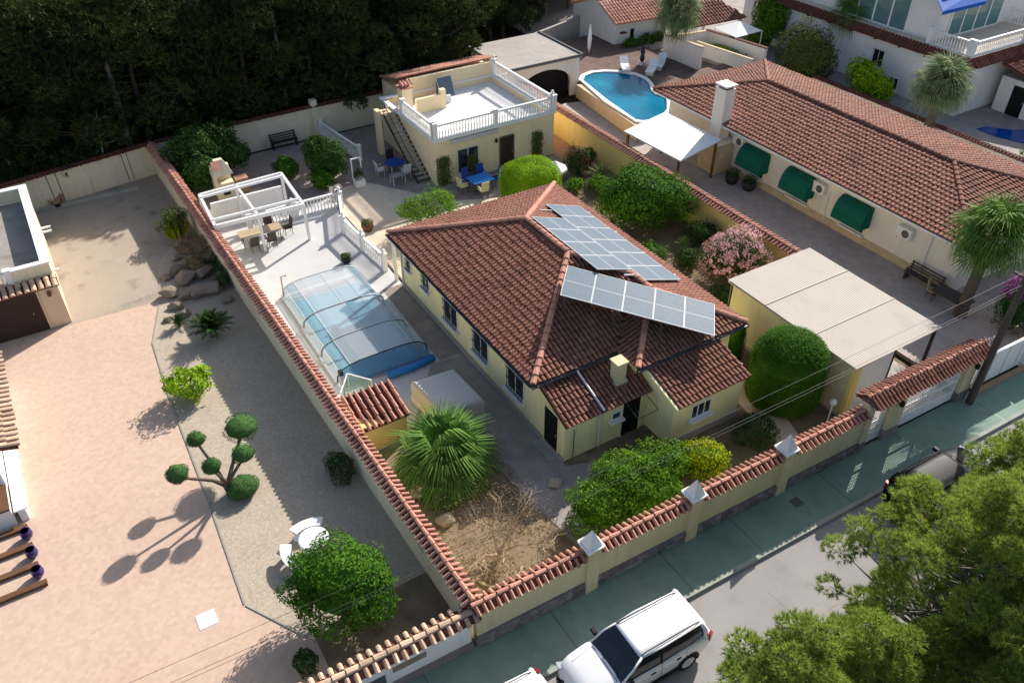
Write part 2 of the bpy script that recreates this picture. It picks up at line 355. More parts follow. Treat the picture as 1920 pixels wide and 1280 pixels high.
def cap_slots(p, q, step=0.4, off=0.0):
    """matrices for ridge or hip tiles laid from p up to q"""
    p, q = Vector(p), Vector(q); d = q - p; L = d.length; d.normalize(); n = max(1, int(L / step)); out = []
    e = d.cross(Vector((0, 0, 1))).normalized(); nv = e.cross(d)
    for i in range(n):
        mt = Matrix(((e.x, d.x, nv.x, 0), (e.y, d.y, nv.y, 0), (e.z, d.z, nv.z, 0), (0, 0, 0, 1)))
        out.append(Matrix.Translation(p + d * (L * i / n) + nv * (off + random.uniform(-.006, .006))) @ mt)
    return out
# ------------------------------------------------------------------ ground and paving
def sheet(name, poly, z, m, depth=0.3):
    return struct(MB().prism(poly, z - depth, z).build(name, m))
def ST(u, v): return (u, v - 0.025 * u)          # the street runs slightly askew to the houses
struct(MB().prism([(-300, -300), (400, -300), (400, 500), (-300, 500)], -0.6, -0.16).build('ground', 'forest_floor'))
sheet('road', [ST(-80, -7.7), ST(120, -7.7), ST(120, -2.24), ST(-80, -2.24)], -0.12, 'asphalt', 0.1)
sheet('roadside_soil', [ST(-80, -30), ST(120, -30), ST(120, -7.75), ST(-80, -7.75)], -0.08, 'soil', 0.12)
sheet('pavement', [ST(-80, -2.08), ST(120, -2.08), ST(120, -0.2), ST(-80, -0.2)], 0.0, 'green_pavement', 0.2)
kb = sheet('kerb', [ST(-80, -2.23), ST(120, -2.23), ST(120, -2.085), ST(-80, -2.085)], -0.004, 'kerb', 0.2)
ks = MB().box(.008, .992, -.155, 0, -.16, .014).mesh('kerb_stone', 'kerb')
for i in range(42): place('kerb_stone', ks, kb, (*ST(-8 + i, -2.085), random.uniform(-.004, .004)), (0, 0, R(-1.43) + random.uniform(-.004, .004)))
jt = MB()
for u_ in (-6.5, -2.0, 2.6, 7.2, 10.4, 14.9, 19.3, 23.9, 28.4): jt.prism([ST(u_, -2.08), ST(u_ + .03, -2.08), ST(u_ + .03, -.3), ST(u_, -.3)], -.01, .003)
struct(jt.build('pavement_joints', 'gutter'))
tar = MB()
for u_, v_, L_, w_ in ((-4, -5.1, 30, .05), (3, -6.3, 12, .04)): tar.prism([ST(u_, v_), ST(u_ + L_, v_ + .4), ST(u_ + L_, v_ + .4 + w_), ST(u_, v_ + w_)], -.13, -.116)
struct(tar.build('road_tar_seams', 'terrace_grey'))
struct(MB().prism([ST(9.5, -4.6), ST(12.3, -4.5), ST(12.4, -3.2), ST(9.4, -3.3)], -.13, -.117).build('road_patch', 'asphalt'))
def LW(v): return -0.0275 * v                    # line of the long boundary wall
sheet('pink_paving', [(-40, 0.2), (LW(0) - .1, 0.0), (LW(24.4) - .1, 24.4), (-40, 26.2)], 0.02, 'pink_paving')
sheet('concrete_yard', [(-40, 26.22), (LW(24.4) - .1, 24.42), (LW(39) - .1, 39), (-40, 33)], 0.016, 'concrete_apron')
gp = [(-4.6, 2.9), (-0.2, 3.2), (-.3, 12), (-.7, 25), (-1.0, 31.0), (-2.0, 30.2), (-3.6, 28), (-4.3, 24.4), (-5.35, 21.2), (-5.6, 17), (-5.75, 10), (-5.95, 5.1)]
sheet('gravel_bed', gp, 0.03, 'gravel', 0.06)
eb = MB()
for a, b in (((-4.62, 2.85), (-5.95, 5.05)), ((-5.98, 5.1), (-5.78, 10)), ((-5.78, 10), (-5.63, 17)), ((-5.63, 17), (-5.38, 21.2)), ((-5.38, 21.2), (-4.33, 24.4))):
    a, b = Vector((*a, 0.02)), Vector((*b, 0.02)); d = (b - a); eb.obox((a + b) / 2, d / 2, d.cross(Vector((0, 0, 1))).normalized() * .016, (0, 0, .03))
struct(eb.build('gravel_edging', 'kerb'))
sheet('planting_soil_left', [(-4.4, 0.0), (-0.15, 0.0), (-.2, 3.15), (-4.4, 2.85)], 0.028, 'soil', 0.06)
# main plot
sheet('garden_soil', [(0.1, -0.1), (17.4, -0.5), (23.4, 0.2), (23.5, 31), (21.8, 31), (16, 20), (7.5, 12), (3.0, 9.2), (0.1, 9.2)], 0.02, 'soil')
sheet('front_bed', [(.15, -.05), (4.7, -.2), (4.85, 1.1), (4.3, 6.0), (2.2, 9.2), (.1, 9.2)], 0.027, 'dry_soil', .04)
sheet('house_path', [(4.9, 1.1), (6.2, 1.0), (6.75, 4.7), (6.75, 13), (5.0, 13), (2.2, 9.3), (4.4, 6)], 0.036, 'terrace_grey', 0.06)
sheet('path_lower', [(6.2, 1.0), (10.9, .8), (10.9, 3.2), (6.75, 4.7)], 0.032, 'terrace_grey', 0.06)
sheet('pool_terrace', [(LW(9) + .2, 9.3), (2.2, 9.35), (6.6, 13.02), (6.75, 20.6), (6.9, 30.2), (LW(30) + .2, 30.2)], 0.03, 'terrace_white')
sheet('house_side_path', [(5.5, 13.05), (6.76, 13.05), (6.76, 19.6), (5.62, 19.6)], 0.036, 'brown_tile', 0.03)
sheet('cream_patio', [(6.95, 20.0), (13.0, 20.0), (16.5, 24.6), (13.0, 26.0), (9.6, 31), (6.95, 31)], 0.026, 'cream_tile')
sheet('rear_patio', [(LW(30) + .2, 30.25), (6.9, 30.25), (9.6, 31.02), (13.0, 26.02), (16.5, 24.62), (21.7, 26), (21.7, 38.8), (LW(38) + .2, 38.4)], 0.022, 'brown_tile')
sheet('side_patio', [(21.72, 24.5), (23.5, 24.5), (23.5, 35.5), (21.72, 35.5)], 0.03, 'terracotta_floor')
sheet('front_walk', [(14.7, 0.6), (15.6, 0.4), (17.0, 4.5), (16.2, 5.0), (15.2, 4.6)], 0.034, 'cream_tile', 0.06)
sheet('carport_floor', [(18.1, -0.4), (23.2, -0.6), (23.2, 8.2), (18.0, 8.2)], 0.03, 'drive_tile', 0.1)
# right neighbour
sheet('neighbour_drive', [(23.9, -0.5), (31.4, -0.9), (31.4, 31), (28.4, 34.5), (23.9, 35.7)], 0.024, 'drive_tile')
sheet('neighbour_yard', [(31.4, -1), (48, -1.3), (80, 10), (80, 60), (34, 60), (31.4, 30)], 0.012, 'terrace_grey')
# far right plot round the white house
sheet('blue_pool_deck', [(46.5, 8), (64, 8), (64, 18), (46.5, 18)], 0.05, 'terrace_grey')

# ------------------------------------------------------------------ boundary walls
def wall_run(root, p0, p1, h, m, half=0.11, name='wall', z0=-0.1):
    a, b = Vector((*p0, 0)), Vector((*p1, 0)); d = b - a; n = Vector((-d.y, d.x, 0)).normalized() * half
    return MB().prism([(a - n)[:2], (b - n)[:2], (b + n)[:2], (a + n)[:2]], z0, h).build(name, m, root)
def coping(root, p0, p1, z, half, rise, m, pw=0.235, limit=300, cap=True, capm=None, capw=.18, tl=0.31, ind=True):
    a, b = Vector((*p0, z)), Vector((*p1, z)); d = (b - a).normalized(); n = Vector((-d.y, d.x, 0)) * half; up = Vector((0, 0, rise))
    bed = MB().add([a - n, b - n, b + n, a + n, a + up, b + up], [(0, 1, 5, 4), (2, 3, 4, 5), (0, 4, 3), (1, 2, 5), (3, 2, 1, 0)]).build('coping', 'tile_dark', root)
    sl = tile_slots([a - n, b - n, b + up, a + up], (a - n, b - n), pw, 2, 0.01) + tile_slots([a + n, b + n, b + up, a + up], (a + n, b + n), pw, 2, 0.01)
    lay_tiles(sl, bed, m, pw * .56, tl, 0.08, limit if ind else 0, 'side_tile', 'side_tiles')
    if cap:
        cs = cap_slots(a + up, b + up, 0.42, -0.02); cm = capm or m
        lay_tiles(cs, bed, cm, capw, 0.46, 0.085, 300 if ind else 0, 'cap_tile', 'cap_tiles')
    return bed
# long wall between the left plot and the villa
w = thing('boundary_wall', 'long cream wall with salmon tile coping between the paved yard and the pool', 'wall', (0, 0, 0))
wall_run(w, (LW(0.1), 0.1), (LW(39), 39.0), 1.86, 'plaster_cream')
coping(w, (LW(0.0), 0.0), (LW(39.1), 39.1), 1.9, 0.27, 0.17, 'tile_pink')
# stain and vents low on that wall
for px_, py_ in ((483, 583), (586, 785), (770, 1030)):
    p = at(px_, py_, 1.2); v = p.y
    MB().box(LW(v) - .125, LW(v) - .11, v - .18, v + .18, 1.0, 1.12).build('vent', 'plaster_grey', w)
# street wall with pilasters
w = thing('street_wall', 'olive yellow street wall with rubble plinth, salmon tiles and white pyramid finials', 'wall', (0, 0, 0))
PIL = (4.25, 8.55, 12.9)
wall_run(w, ST(-.05, -.12), ST(17.15, -.12), 1.82, 'plaster_olive', 0.14)
segs = (-.15, *PIL, 17.1)
for i in range(4):
    a, b = segs[i] + (.3 if i else 0), segs[i + 1] - (.3 if i < 3 else 0)
    coping(w, ST(a, -.12), ST(b, -.12), 1.86 + .05 * i, 0.29, 0.17, 'tile_pink', limit=300)
for u in PIL:
    x, y = ST(u, -.14)
    p = MB().box(x - .24, x + .24, y - .24, y + .24, 0, 2.2).build('pilaster', 'plaster_olive', w)
    MB().box(x - .33, x + .33, y - .33, y + .33, 2.2, 2.29).add([(x - .27, y - .27, 2.285), (x + .27, y - .27, 2.285), (x + .27, y + .27, 2.285), (x - .27, y + .27, 2.285), (x, y, 2.95)],
        [(0, 1, 4), (1, 2, 4), (2, 3, 4), (3, 0, 4)]).build('finial', 'white_paint', p)
pl = MB().obox((*ST(8.5, -.23), .22), (8.6, -.215, 0), (0, .07, 0), (0, 0, .3)).build('plinth', 'stone_plinth', w)
st_meshes = []
for k in range(8):
    n = 7; ang = sorted(rng.uniform(0, 2 * math.pi, n)); ring = [(math.cos(2 * math.pi * i / n) * rng.uniform(.75, 1.05), math.sin(2 * math.pi * i / n) * rng.uniform(.7, 1.05)) for i in range(n)]
    b = MB(); b.add([(x * .2, 0, z * .13) for x, z in ring] + [(x * .15, -.05, z * .09) for x, z in ring], [tuple(range(2 * n - 1, n - 1, -1))] + [(i + n, (i + 1) % n + n, (i + 1) % n, i) for i in range(n)])
    st_meshes.append(b.mesh('stone', 'stone_plinth'))
for i in range(150):
    u = .1 + 16.9 * (i % 75 + rng.uniform(.1, .9)) / 75; r = i // 75
    x, y = ST(u, -.30)
    place('stone', st_meshes[i % 8], pl, (x, y - .005, .13 + .25 * r + rng.uniform(-.04, .05)), (0, rng.uniform(-.3, .3), R(-1.43)), (rng.uniform(.8, 1.15), 1, rng.uniform(.8, 1.15)))
# left plot street wall
w = thing('neighbour_street_wall', 'grey white street wall of the left plot under weathered cream barrel tiles', 'wall', (0, 0, 0))
wall_run(w, ST(-14, -.1), ST(-.25, -.1), 1.55, 'plaster_white', 0.13)
MB().obox((*ST(-7, -.26), .15), (6.8, -.17, 0), (0, .03, 0), (0, 0, .2)).build('plinth', 'stone_plinth', w)
coping(w, ST(-14, -.1), ST(.05, -.1), 1.6, 0.34, 0.16, 'tile_cream', pw=0.30, limit=120, capw=.24)
MB().obox((*ST(-2.35, -.245), .95), (.55, -.014, 0), (0, .012, 0), (0, 0, .12)).build('ceramic_plaque', 'rock', w)
MB().obox((*ST(-3.6, -.245), .62), (.45, -.011, 0), (0, .012, 0), (0, 0, .3)).build('meter_door', 'gutter', w)
# back walls
w = thing('left_yard_rear_wall', 'cream rear wall with brown coping behind the left concrete yard', 'wall', (0, 0, 0))
wall_run(w, (-30, 34.2), (LW(39), 39.0), 1.95, 'plaster_cream')
coping(w, (-30, 34.2), (LW(39), 39.05), 1.97, 0.3, 0.14, 'tile_dark', ind=False, cap=False)
for u, col_ in ((-7.2, 1), (-6.7, 1), (-2.9, 1), (-2.6, 1)):
    y = 34.2 + (u + 30) * (4.8 / 28.9) - .13
    MB().tube([(u, y, 1.9), (u + .05, y, .1)], .02).build('pipe', 'gutter', w)
w = thing('villa_rear_wall', 'cream rear garden wall with dark coping against the pine wood', 'wall', (0, 0, 0))
wall_run(w, (LW(39) + .15, 39.0), (9.6, 39.2), 2.0, 'plaster_cream'); wall_run(w, (9.6, 39.2), (23.2, 39.0), 2.0, 'plaster_cream')
coping(w, (LW(39) + .3, 39.0), (9.55, 39.2), 2.02, 0.25, 0.12, 'tile_dark', ind=False, cap=False); coping(w, (9.65, 39.2), (23.2, 39.0), 2.02, 0.25, 0.12, 'tile_dark', ind=False, cap=False)
MB().box(9.4, 9.85, 39.0, 39.4, 0, 2.5).build('pier', 'plaster_cream', w)
MB().prism([(23.2, 41.6), (36.5, 46.0), (36.5, 46.25), (23.2, 41.9)], 0, 2.0).build('wall_extension', 'plaster_grey', w)
# right boundary wall
w = thing('right_boundary_wall', 'yellow wall with red brick coping between the villa garden and the long bungalow drive', 'wall', (0, 0, 0))
wall_run(w, (23.65, 8.4), (23.72, 35.6), 1.86, 'plaster_bright', .12)
coping(w, (23.65, 8.35), (23.72, 35.7), 1.88, 0.33, 0.15, 'tile_pink', ind=False)
# back yard of left plot: leaning garden tools
# ------------------------------------------------------------------ generic building parts
def window(root, c, n, w, h, depth=.06, frame='white_paint', pane='window_pane', sill=True, bars=0, mullion=1, name='window', framew=.05):
    """window on a wall: c centre on the wall face, n outward normal (unit, horizontal)"""
    c = Vector(c); n = Vector(n).normalized(); e = Vector((-n.y, n.x, 0)); z = Vector((0, 0, 1)); f = framew
    b = MB()
    for s in (-1, 1):
        b.obox(c + e * s * (w / 2 - f / 2) + n * .02, e * f / 2, n * .035, z * h / 2)
        b.obox(c + z * s * (h / 2 - f / 2) + n * .02, e * (w / 2 - f), n * .035, z * f / 2)
    for k in range(mullion):
        b.obox(c + e * (-w / 2 + w * (k + 1) / (mullion + 1)) + n * .015, e * f / 2.5, n * .03, z * (h / 2 - f))
    fo = b.build(name, frame, root)
    MB().obox(c + n * .006, e * (w / 2 - f * .6), n * .004, z * (h / 2 - f * .6)).build('pane', pane, fo)
    if sill: MB().obox(c - z * (h / 2 + .05) + n * .09, e * (w / 2 + .08), n * .13, z * .045).build('sill', frame, fo)
    if bars:
        g = MB()
        for k in range(bars):
            q = c + e * (-w / 2 + w * (k + .5) / bars) + n * .12; g.tube([q - z * h / 2, q + z * h / 2], .012, 4)
        for s in (-1, 0, 1): q = c + z * s * h * .46 + n * .12; g.obox(q, e * w / 2, n * .012, z * .015)
        g.build('grille', 'steel_dark', fo)
    return fo
def door(root, c, n, w, h, m='brown_door', frame='white_paint', name='door'):
    c = Vector(c); n = Vector(n).normalized(); e = Vector((-n.y, n.x, 0)); z = Vector((0, 0, 1)); b = MB()
    for s in (-1, 1): b.obox(c + e * s * (w / 2 + .03) + n * .02, e * .035, n * .03, z * (h / 2 + .03))
    b.obox(c + z * (h / 2 + .03) + n * .02, e * (w / 2), n * .03, z * .035)
    d = MB().obox(c + n * .012, e * w / 2, n * .012, z * h / 2).build(name, m, root)
    b.build('frame', frame, d); MB().obox(c + e * w * .4 + n * .05, e * .02, n * .03, z * .06).build('handle', 'steel_grey', d)
    return d
def baluster_mesh(h, m='white_paint', r=.055):
    k = ('bal', round(h, 2), m, r)
    if k not in _tm:
        _tm[k] = MB().lathe([(r, 0), (r, .06 * h), (r * .55, .12 * h), (r * .95, .35 * h), (r * .85, .45 * h), (r * .45, .72 * h), (r * .5, .86 * h), (r * .9, .92 * h), (r * .9, h)], n=6).mesh('baluster', m, True)
    return _tm[k]
def balustrade(name, label, pts, z, h=.95, step=.19, posts=True, ball=False, m='white_paint', group=None, postw=.13):
    """run of balusters between a plinth rail and a hand rail along pts (u, v)"""
    t = thing(name, label, 'balustrade', (pts[0][0], pts[0][1], z), group)
    top = MB(); bot = MB(); me = baluster_mesh(h - .2, m)
    for a, b in zip(pts[:-1], pts[1:]):
        a, b = Vector((*a, z)), Vector((*b, z)); d = b - a; L = d.length; d.normalize(); n = Vector((-d.y, d.x, 0))
        top.obox((a + b) / 2 + Vector((0, 0, h - .06)), d * L / 2, n * .075, (0, 0, .05)); bot.obox((a + b) / 2 + Vector((0, 0, .05)), d * L / 2, n * .07, (0, 0, .05))
        k = max(1, int(L / step))
        for i in range(k): place('baluster', me, t, a + d * (L * (i + .5) / k) + Vector((0, 0, .1)))
    top.build('hand_rail', m, t); bot.build('base_rail', m, t)
    if posts:
        for p in pts:
            q = MB().box(p[0] - postw, p[0] + postw, p[1] - postw, p[1] + postw, z, z + h + .08); q.box(p[0] - postw - .03, p[0] + postw + .03, p[1] - postw - .03, p[1] + postw + .03, z + h + .08, z + h + .13)
            if ball: q.lathe([(.02, 0), (.09, .05), (.11, .12), (.08, .2), (.01, .24)], (p[0], p[1], z + h + .13), 8)
            q.build('post', m, t)
    return t
def deck(root, planes, m, name='roof', t=.08):
    b = MB()
    for p in planes: b.slab(p, t)
    return b.build(name, m, root)
def tube_part(root, name, pts, r, m, n=6): return MB().tube(pts, r, n).build(name, m, root)

# ------------------------------------------------------------------ the villa
H = thing('villa', 'yellow villa with red tiled hip roof and low front annexes, middle of the picture', 'house', (11.3, 12, 0))
wl_ = MB().box(6.78, 15.75, 6.95, 19.45, 0, 2.86).build('wall', 'plaster_yellow', H)
MB().box(10.6, 15.75, 5.6, 6.95, 0, 2.86).build('wall', 'plaster_yellow', H)
MB().prism([(6.775, 4.95), (10.9, 4.95), (10.9, 6.95), (6.775, 6.95)], 0, [2.05, 2.05, 2.75, 2.75]).build('annex_wall', 'plaster_yellow', H)
MB().prism([(10.86, 3.42), (14.5, 3.42), (14.5, 5.65), (10.86, 5.65)], 0, [2.2, 2.2, 2.85, 2.85]).build('annex_wall', 'plaster_yellow', H)
ZE, TS = 3.0, 0.345
u0, u1, v0, v1, wu, wv = 6.35, 16.2, 6.6, 19.9, 10.4, 5.26
hz = lambda d: ZE + d * TS
cu = (u0 + u1) / 2; hd = (u1 - u0) / 2
A = (u0, v0, ZE); B = (wu, v0, ZE); Cc = (wu, wv, ZE); D = (u1, wv, ZE); E_ = (u1, v1, ZE); F_ = (u0, v1, ZE)
rb = (cu, v1 - hd, hz(hd)); rf = (cu, v0 + hd, hz(hd)); wd = (u1 - wu) / 2
wrf = (wu + wd, wv + wd, hz(wd)); wrb = (wu + wd, v0 + wd, hz(wd))
left_p = [A, rf, rb, F_][::-1]; back_p = [F_, rb, E_][::-1]; right_p = [E_, rb, rf, wrb, wrf, D][::-1]
front_p = [A, B, wrb, rf]; wl_p = [B, Cc, wrf, wrb]; wf_p = [Cc, D, wrf]
roof = deck(H, [left_p, back_p, right_p, front_p, wl_p, wf_p], 'tile_dark')
sl = []
for poly, ev in ((left_p, (A, F_)), (back_p, (F_, E_)), (right_p, (D, E_)), (front_p, (A, B)), (wl_p, (B, Cc)), (wf_p, (Cc, D))):
    sl += tile_slots(poly, ev, .21, .31)
lay_tiles(sl, roof, 'tile_red', .17, .35, .048, lift=.045)
hips = cap_slots(A, rf, .42, .06) + cap_slots(F_, rb, .42, .06) + cap_slots(E_, rb, .42, .06) + cap_slots(Cc, wrf, .42, .06) + cap_slots(D, wrf, .42, .06) + cap_slots(rf, rb, .42, .08) + cap_slots(wrf, wrb, .42, .08) + cap_slots(wrb, rf, .42, .06)
lay_tiles(hips, roof, 'tile_pink', .27, .5, .12, 300, 'ridge_tile', 'ridge_tiles')
# eaves: soffit and gutters
def gutter(root, a, b, r=.075, m='gutter'):
    a, b = Vector(a), Vector(b); d = (b - a).normalized(); n = Vector((-d.y, d.x, 0)); q = MB()
    prof = [(math.cos(t) * r, -math.sin(t) * r) for t in [math.pi * i / 6 for i in range(7)]]
    q.add([a + n * x + Vector((0, 0, z)) for x, z in prof] + [b + n * x + Vector((0, 0, z)) for x, z in prof], [(i, i + 1, i + 8, i + 7) for i in range(6)] + [tuple(range(7)), tuple(range(13, 6, -1))])
    q.obox((a + b) / 2 - n * 0 + Vector((0, 0, -.05)), d * (b - a).length / 2, n * .07, (0, 0, .012))
    return q.build('gutter', m, root)
gutter(roof, (u0 - .08, v0, 2.97), (u0 - .08, v1, 2.97)); gutter(roof, (u0 - .1, v0 - .09, 2.97), (wu - .05, v0 - .09, 2.97)); gutter(roof, (wu - .05, wv - .09, 2.97), (u1 + .05, wv - .09, 2.97))
MB().box(u0 + .05, u1 - .05, v0 + .05, v1 - .05, 2.84, 2.9).box(wu + .05, u1 - .05, wv + .05, v0 + .05, 2.84, 2.9).build('soffit', 'plaster_yellow', roof)
# annex roofs
ar1 = [(6.68, 4.72, 2.08), (10.8, 4.72, 2.08), (10.8, 6.93, 2.86), (6.68, 6.93, 2.86)]
ar2 = [(10.86, 3.2, 2.26), (14.65, 3.2, 2.26), (14.65, 5.5, 2.9), (10.86, 5.5, 2.9)]
for ar in (ar1, ar2):
    rr = deck(H, [ar], 'tile_dark', 'annex_roof', .1)
    lay_tiles(tile_slots(ar, (ar[0], ar[1]), .21, .33, .015), rr, 'tile_red', .155, .38, .06, 150, lift=.055)
MB().obox((10.8, 4.35, 2.5), (.05, 0, 0), (0, 1.2, .335), (0, 0, .12)).build('verge', 'plaster_yellow', H)
tube_part(H, 'downpipe', [(8.35, 6.5, 2.95), (8.4, 6.3, 2.77), (8.42, 4.68, 2.2), (8.42, 4.88, 1.95), (8.42, 4.88, .1)], .05, 'alu')
MB().box(8.3, 8.34, 4.72, 6.9, 2.2, 2.24).build('flashing', 'gutter', H)
tube_part(H, 'downpipe', [(6.6, 19.5, 2.9), (6.72, 19.4, 2.6), (6.72, 19.4, .1)], .045, 'alu')
# chimney
ch = MB().prism([(9.55, 5.45), (10.0, 5.45), (10.0, 5.9), (9.55, 5.9)], 2.2, 3.35).box(9.48, 10.07, 5.38, 5.97, 2.2, 2.5).build('chimney', 'plaster_olive', H)
MB().box(9.5, 10.05, 5.4, 5.95, 3.35, 3.43).build('cap', 'plaster_olive', ch)
# openings
for v in (14.2, 11.4, 8.5): window(H, (6.775, v, 1.5), (-1, 0, 0), 1.35, 1.15, frame='white_paint', bars=7)
window(H, (6.775, 16.7, 1.75), (-1, 0, 0), .75, .7, bars=4); window(H, (6.775, 18.6, 1.75), (-1, 0, 0), .55, .6, bars=3, mullion=0)
door(H, (6.765, 5.82, 1.06), (-1, 0, 0), .95, 2.05, 'dark_opening', 'plaster_yellow')
MB().box(6.3, 6.76, 5.2, 6.5, 0, .06).build('door_step', 'kerb', H)
MB().box(6.68, 6.772, 4.95, 19.45, .02, .22).build('skirting', 'plaster_grey', H)
window(H, (9.25, 4.942, 1.35), (0, -1, 0), .5, .4, mullion=0)
window(H, (12.3, 3.412, 1.45), (0, -1, 0), 1.05, .75, mullion=2)
MB().box(10.88, 14.5, 3.35, 3.415, .02, .3).build('skirting', 'plaster_grey', H)
door(H, (10.0, 4.94, 1.0), (0, -1, 0), .9, 1.9, 'dark_opening', 'plaster_yellow')
MB().tube([(9.5, 4.7, 2.05), (9.5, 3.9, 1.85), (10.5, 3.9, 1.85), (10.5, 4.7, 2.05)], .02, 4).build('porch_bracket', 'steel_dark', H)
MB().tube([(7.2, 4.9, 1.6), (7.2, 4.9, .1)], .02, 4).build('cable_conduit', 'gutter', H)
MB().box(6.55, 6.7, 19.95, 20.1, 0, 2.9).box(6.48, 6.77, 19.88, 20.17, 2.9, 3.0).build('corner_post', 'white_paint', H)

# solar panels flush on the sunny slope
def panel(root, o, ex, ey, w, h, rows, cols, mid=True):
    """framed panel from its lower corner o, axes ex, ey (unit), lifted on its normal"""
    o, ex, ey = Vector(o), Vector(ex), Vector(ey); n = ex.cross(ey).normalized(); c = o + ex * w / 2 + ey * h / 2
    fr = MB()
    for s in (-1, 1):
        fr.obox(c + ex * s * (w / 2 - .012), ex * .012, ey * h / 2, n * .022); fr.obox(c + ey * s * (h / 2 - .016), ex * (w / 2 - .024), ey * .012, n * .022)
    if mid: fr.obox(c + n * .012, ex * (w / 2 - .044), ey * .01, n * .006)
    f = fr.build('panel', 'panel_frame', root)
    MB().obox(c, ex * (w / 2 - .03), ey * (h / 2 - .03), n * .014).build('glass', 'solar_cell', f)
    g = MB()
    for k in range(1, cols): g.obox(c + ex * (-w / 2 + w * k / cols) + n * .0155, ex * .004, ey * (h / 2 - .04), n * .0015)
    for k in range(1, rows):
        if mid and k * 2 == rows: continue
        g.obox(c + ey * (-h / 2 + h * k / rows) + n * .0155, ex * (w / 2 - .04), ey * .0025, n * .0015)
    g.build('grid_lines', 'grid_line', f)
    return f
sa = thing('solar_array', 'two columns of solar panels lying flat on the villa roof', 'solar panels', (14.3, 12, 3.7))
sx = Vector((0, 1, 0)); sy = Vector((-1, 0, TS)).normalized()
for ua, va, n0 in ((15.47, 8.72, 6), (13.36, 9.68, 4)):
    for k in range(n0): panel(sa, (ua, va + k * 1.3, ZE + (u1 - ua) * TS + .2), sx, sy, 1.28, 2.19 if n0 == 6 else 1.95, 10, 6, mid=True)
for k in range(4):
    vv = 9.3 + k * 2.2; MB().obox((14.2, vv, ZE + (u1 - 14.2) * TS + .13), sy * 1.6, sx * .02, (0, 0, .03)).build('mounting_rail', 'alu', sa)
tr = thing('solar_rack', 'tilted row of five solar panels standing above the front of the villa roof', 'solar panels', (11.6, 7, 4.0))
n0 = at(1050, 553, 4.85); n1 = at(1340, 630, 3.66); f0 = at(1060, 497, 4.9)
ex = (n1 - n0); L = ex.length; ex.normalize(); ey = (f0 - n0); ey = (ey - ex * ey.dot(ex)); hh = ey.length; ey.normalize()
for k in range(5): panel(tr, n0 + ex * (L * k / 5 + .006), ex, ey, L / 5 - .012, hh, 12, 6)
for k in (0.03, .35, .66, .97):
    for q, s in ((.06, 0), (.94, 1)):
        p = n0 + ex * L * k + ey * hh * q
        def roof_z(x, y):
            m_ = min(x - u0, u1 - x, v1 - y); f1 = y - v0; f2 = min(x - wu, y - wv)
            return ZE + TS * max(0, max(min(m_, f1), min(m_, f2)))
        zr = roof_z(p.x, max(p.y, 5.35)); MB().tube([p, (p.x, max(p.y, 5.35), zr)], .03, 5).build('strut', 'gutter', tr)
for q in (.2, .8):
    a = n0 + ey * hh * q - Vector((0, 0, .045)); MB().tube([a, a + ex * L], .025, 4).build('rail', 'alu', tr)
# ------------------------------------------------------------------ gate with tiled canopy
G = thing('entrance_gate', 'white lattice gates between yellow pillars under a long brown tiled canopy', 'gate', (20.5, -.6, 0))
def SB(u0_, u1_, v0_, v1_, z0, z1): return MB().prism([ST(u0_, v0_), ST(u1_, v0_), ST(u1_, v1_), ST(u0_, v1_)], z0, z1)
for a, b in ((17.05, 17.4), (18.55, 19.35), (23.05, 23.75)):
    p = SB(a, b, -.32, .1, 0, 2.45).build('pillar', 'plaster_olive', G); SB(a - .02, b + .02, -.35, .13, 0, .5).build('pillar_base', 'stone_plinth', p)
SB(17.0, 23.8, -.28, .06, 2.45, 2.56).build('lintel', 'plaster_olive', G)
ca = [(*ST(17.0, -.62), 2.56), (*ST(23.9, -.62), 2.56), (*ST(23.9, -.1), 2.86), (*ST(17.0, -.1), 2.86)]
cb = [(*ST(23.9, .42), 2.56), (*ST(17.0, .42), 2.56), (*ST(17.0, -.1), 2.86), (*ST(23.9, -.1), 2.86)]
rr = deck(G, [ca, cb], 'tile_dark', 'canopy', .06)
lay_tiles(tile_slots(ca, (ca[0], ca[1]), .2, .34, .01) + tile_slots(cb, (cb[1], cb[0]), .2, .34, .01), rr, 'tile_brown', .155, .4, .06, 200)
lay_tiles(cap_slots(ca[3], ca[2], .4, -.02), rr, 'tile_pink', .2, .46, .08, 100, 'ridge_tile')
MB().add([ca[0], cb[1], ca[3]], [(0, 1, 2)]).build('canopy_end', 'gutter', rr)
def lattice_gate(root, a, b, name):
    g = MB(); y = -.12; z0, z1 = .08, 2.15
    for z in (z0, .55, 1.15, z1): g.prism([ST(a, y - .02), ST(b, y - .02), ST(b, y + .02), ST(a, y + .02)], z - .035, z + .035)
    for u in (a, b): g.prism([ST(u - .03, y - .025), ST(u + .03, y - .025), ST(u + .03, y + .025), ST(u - .03, y + .025)], z0, z1)
    fr = g.build(name, 'white_paint', root)
    s = SB(a + .03, b - .03, y - .008, y + .008, z0 + .04, .52).build('kick_panel', 'white_paint', fr)
    l = MB(); n = int((b - a) / .13)
    for i in range(1, n):
        u = a + (b - a) * i / n; x, yy = ST(u, y); l.tube([(x, yy, .58), (x, yy, z1)], .011, 4, False)
    for i in range(1, 13):
        z = .58 + (z1 - .58) * i / 13; l.obox((*ST((a + b) / 2, y - .012), z), ((b - a) / 2, -.025 * (b - a) / 2, 0), (0, .006, 0), (0, 0, .011))
    l.build('lattice', 'white_paint', fr); return fr
lattice_gate(G, 17.45, 18.5, 'pedestrian_gate'); lattice_gate(G, 19.4, 21.2, 'vehicle_gate'); lattice_gate(G, 21.25, 23.0, 'vehicle_gate')
for u in (18.9, 23.5):
    x, y = ST(u, -.42); MB().lathe([(.03, 0), (.09, .03), (.1, .2), (.05, .28)], (x, y, 1.75), 8).build('wall_lantern', 'steel_dark', G)
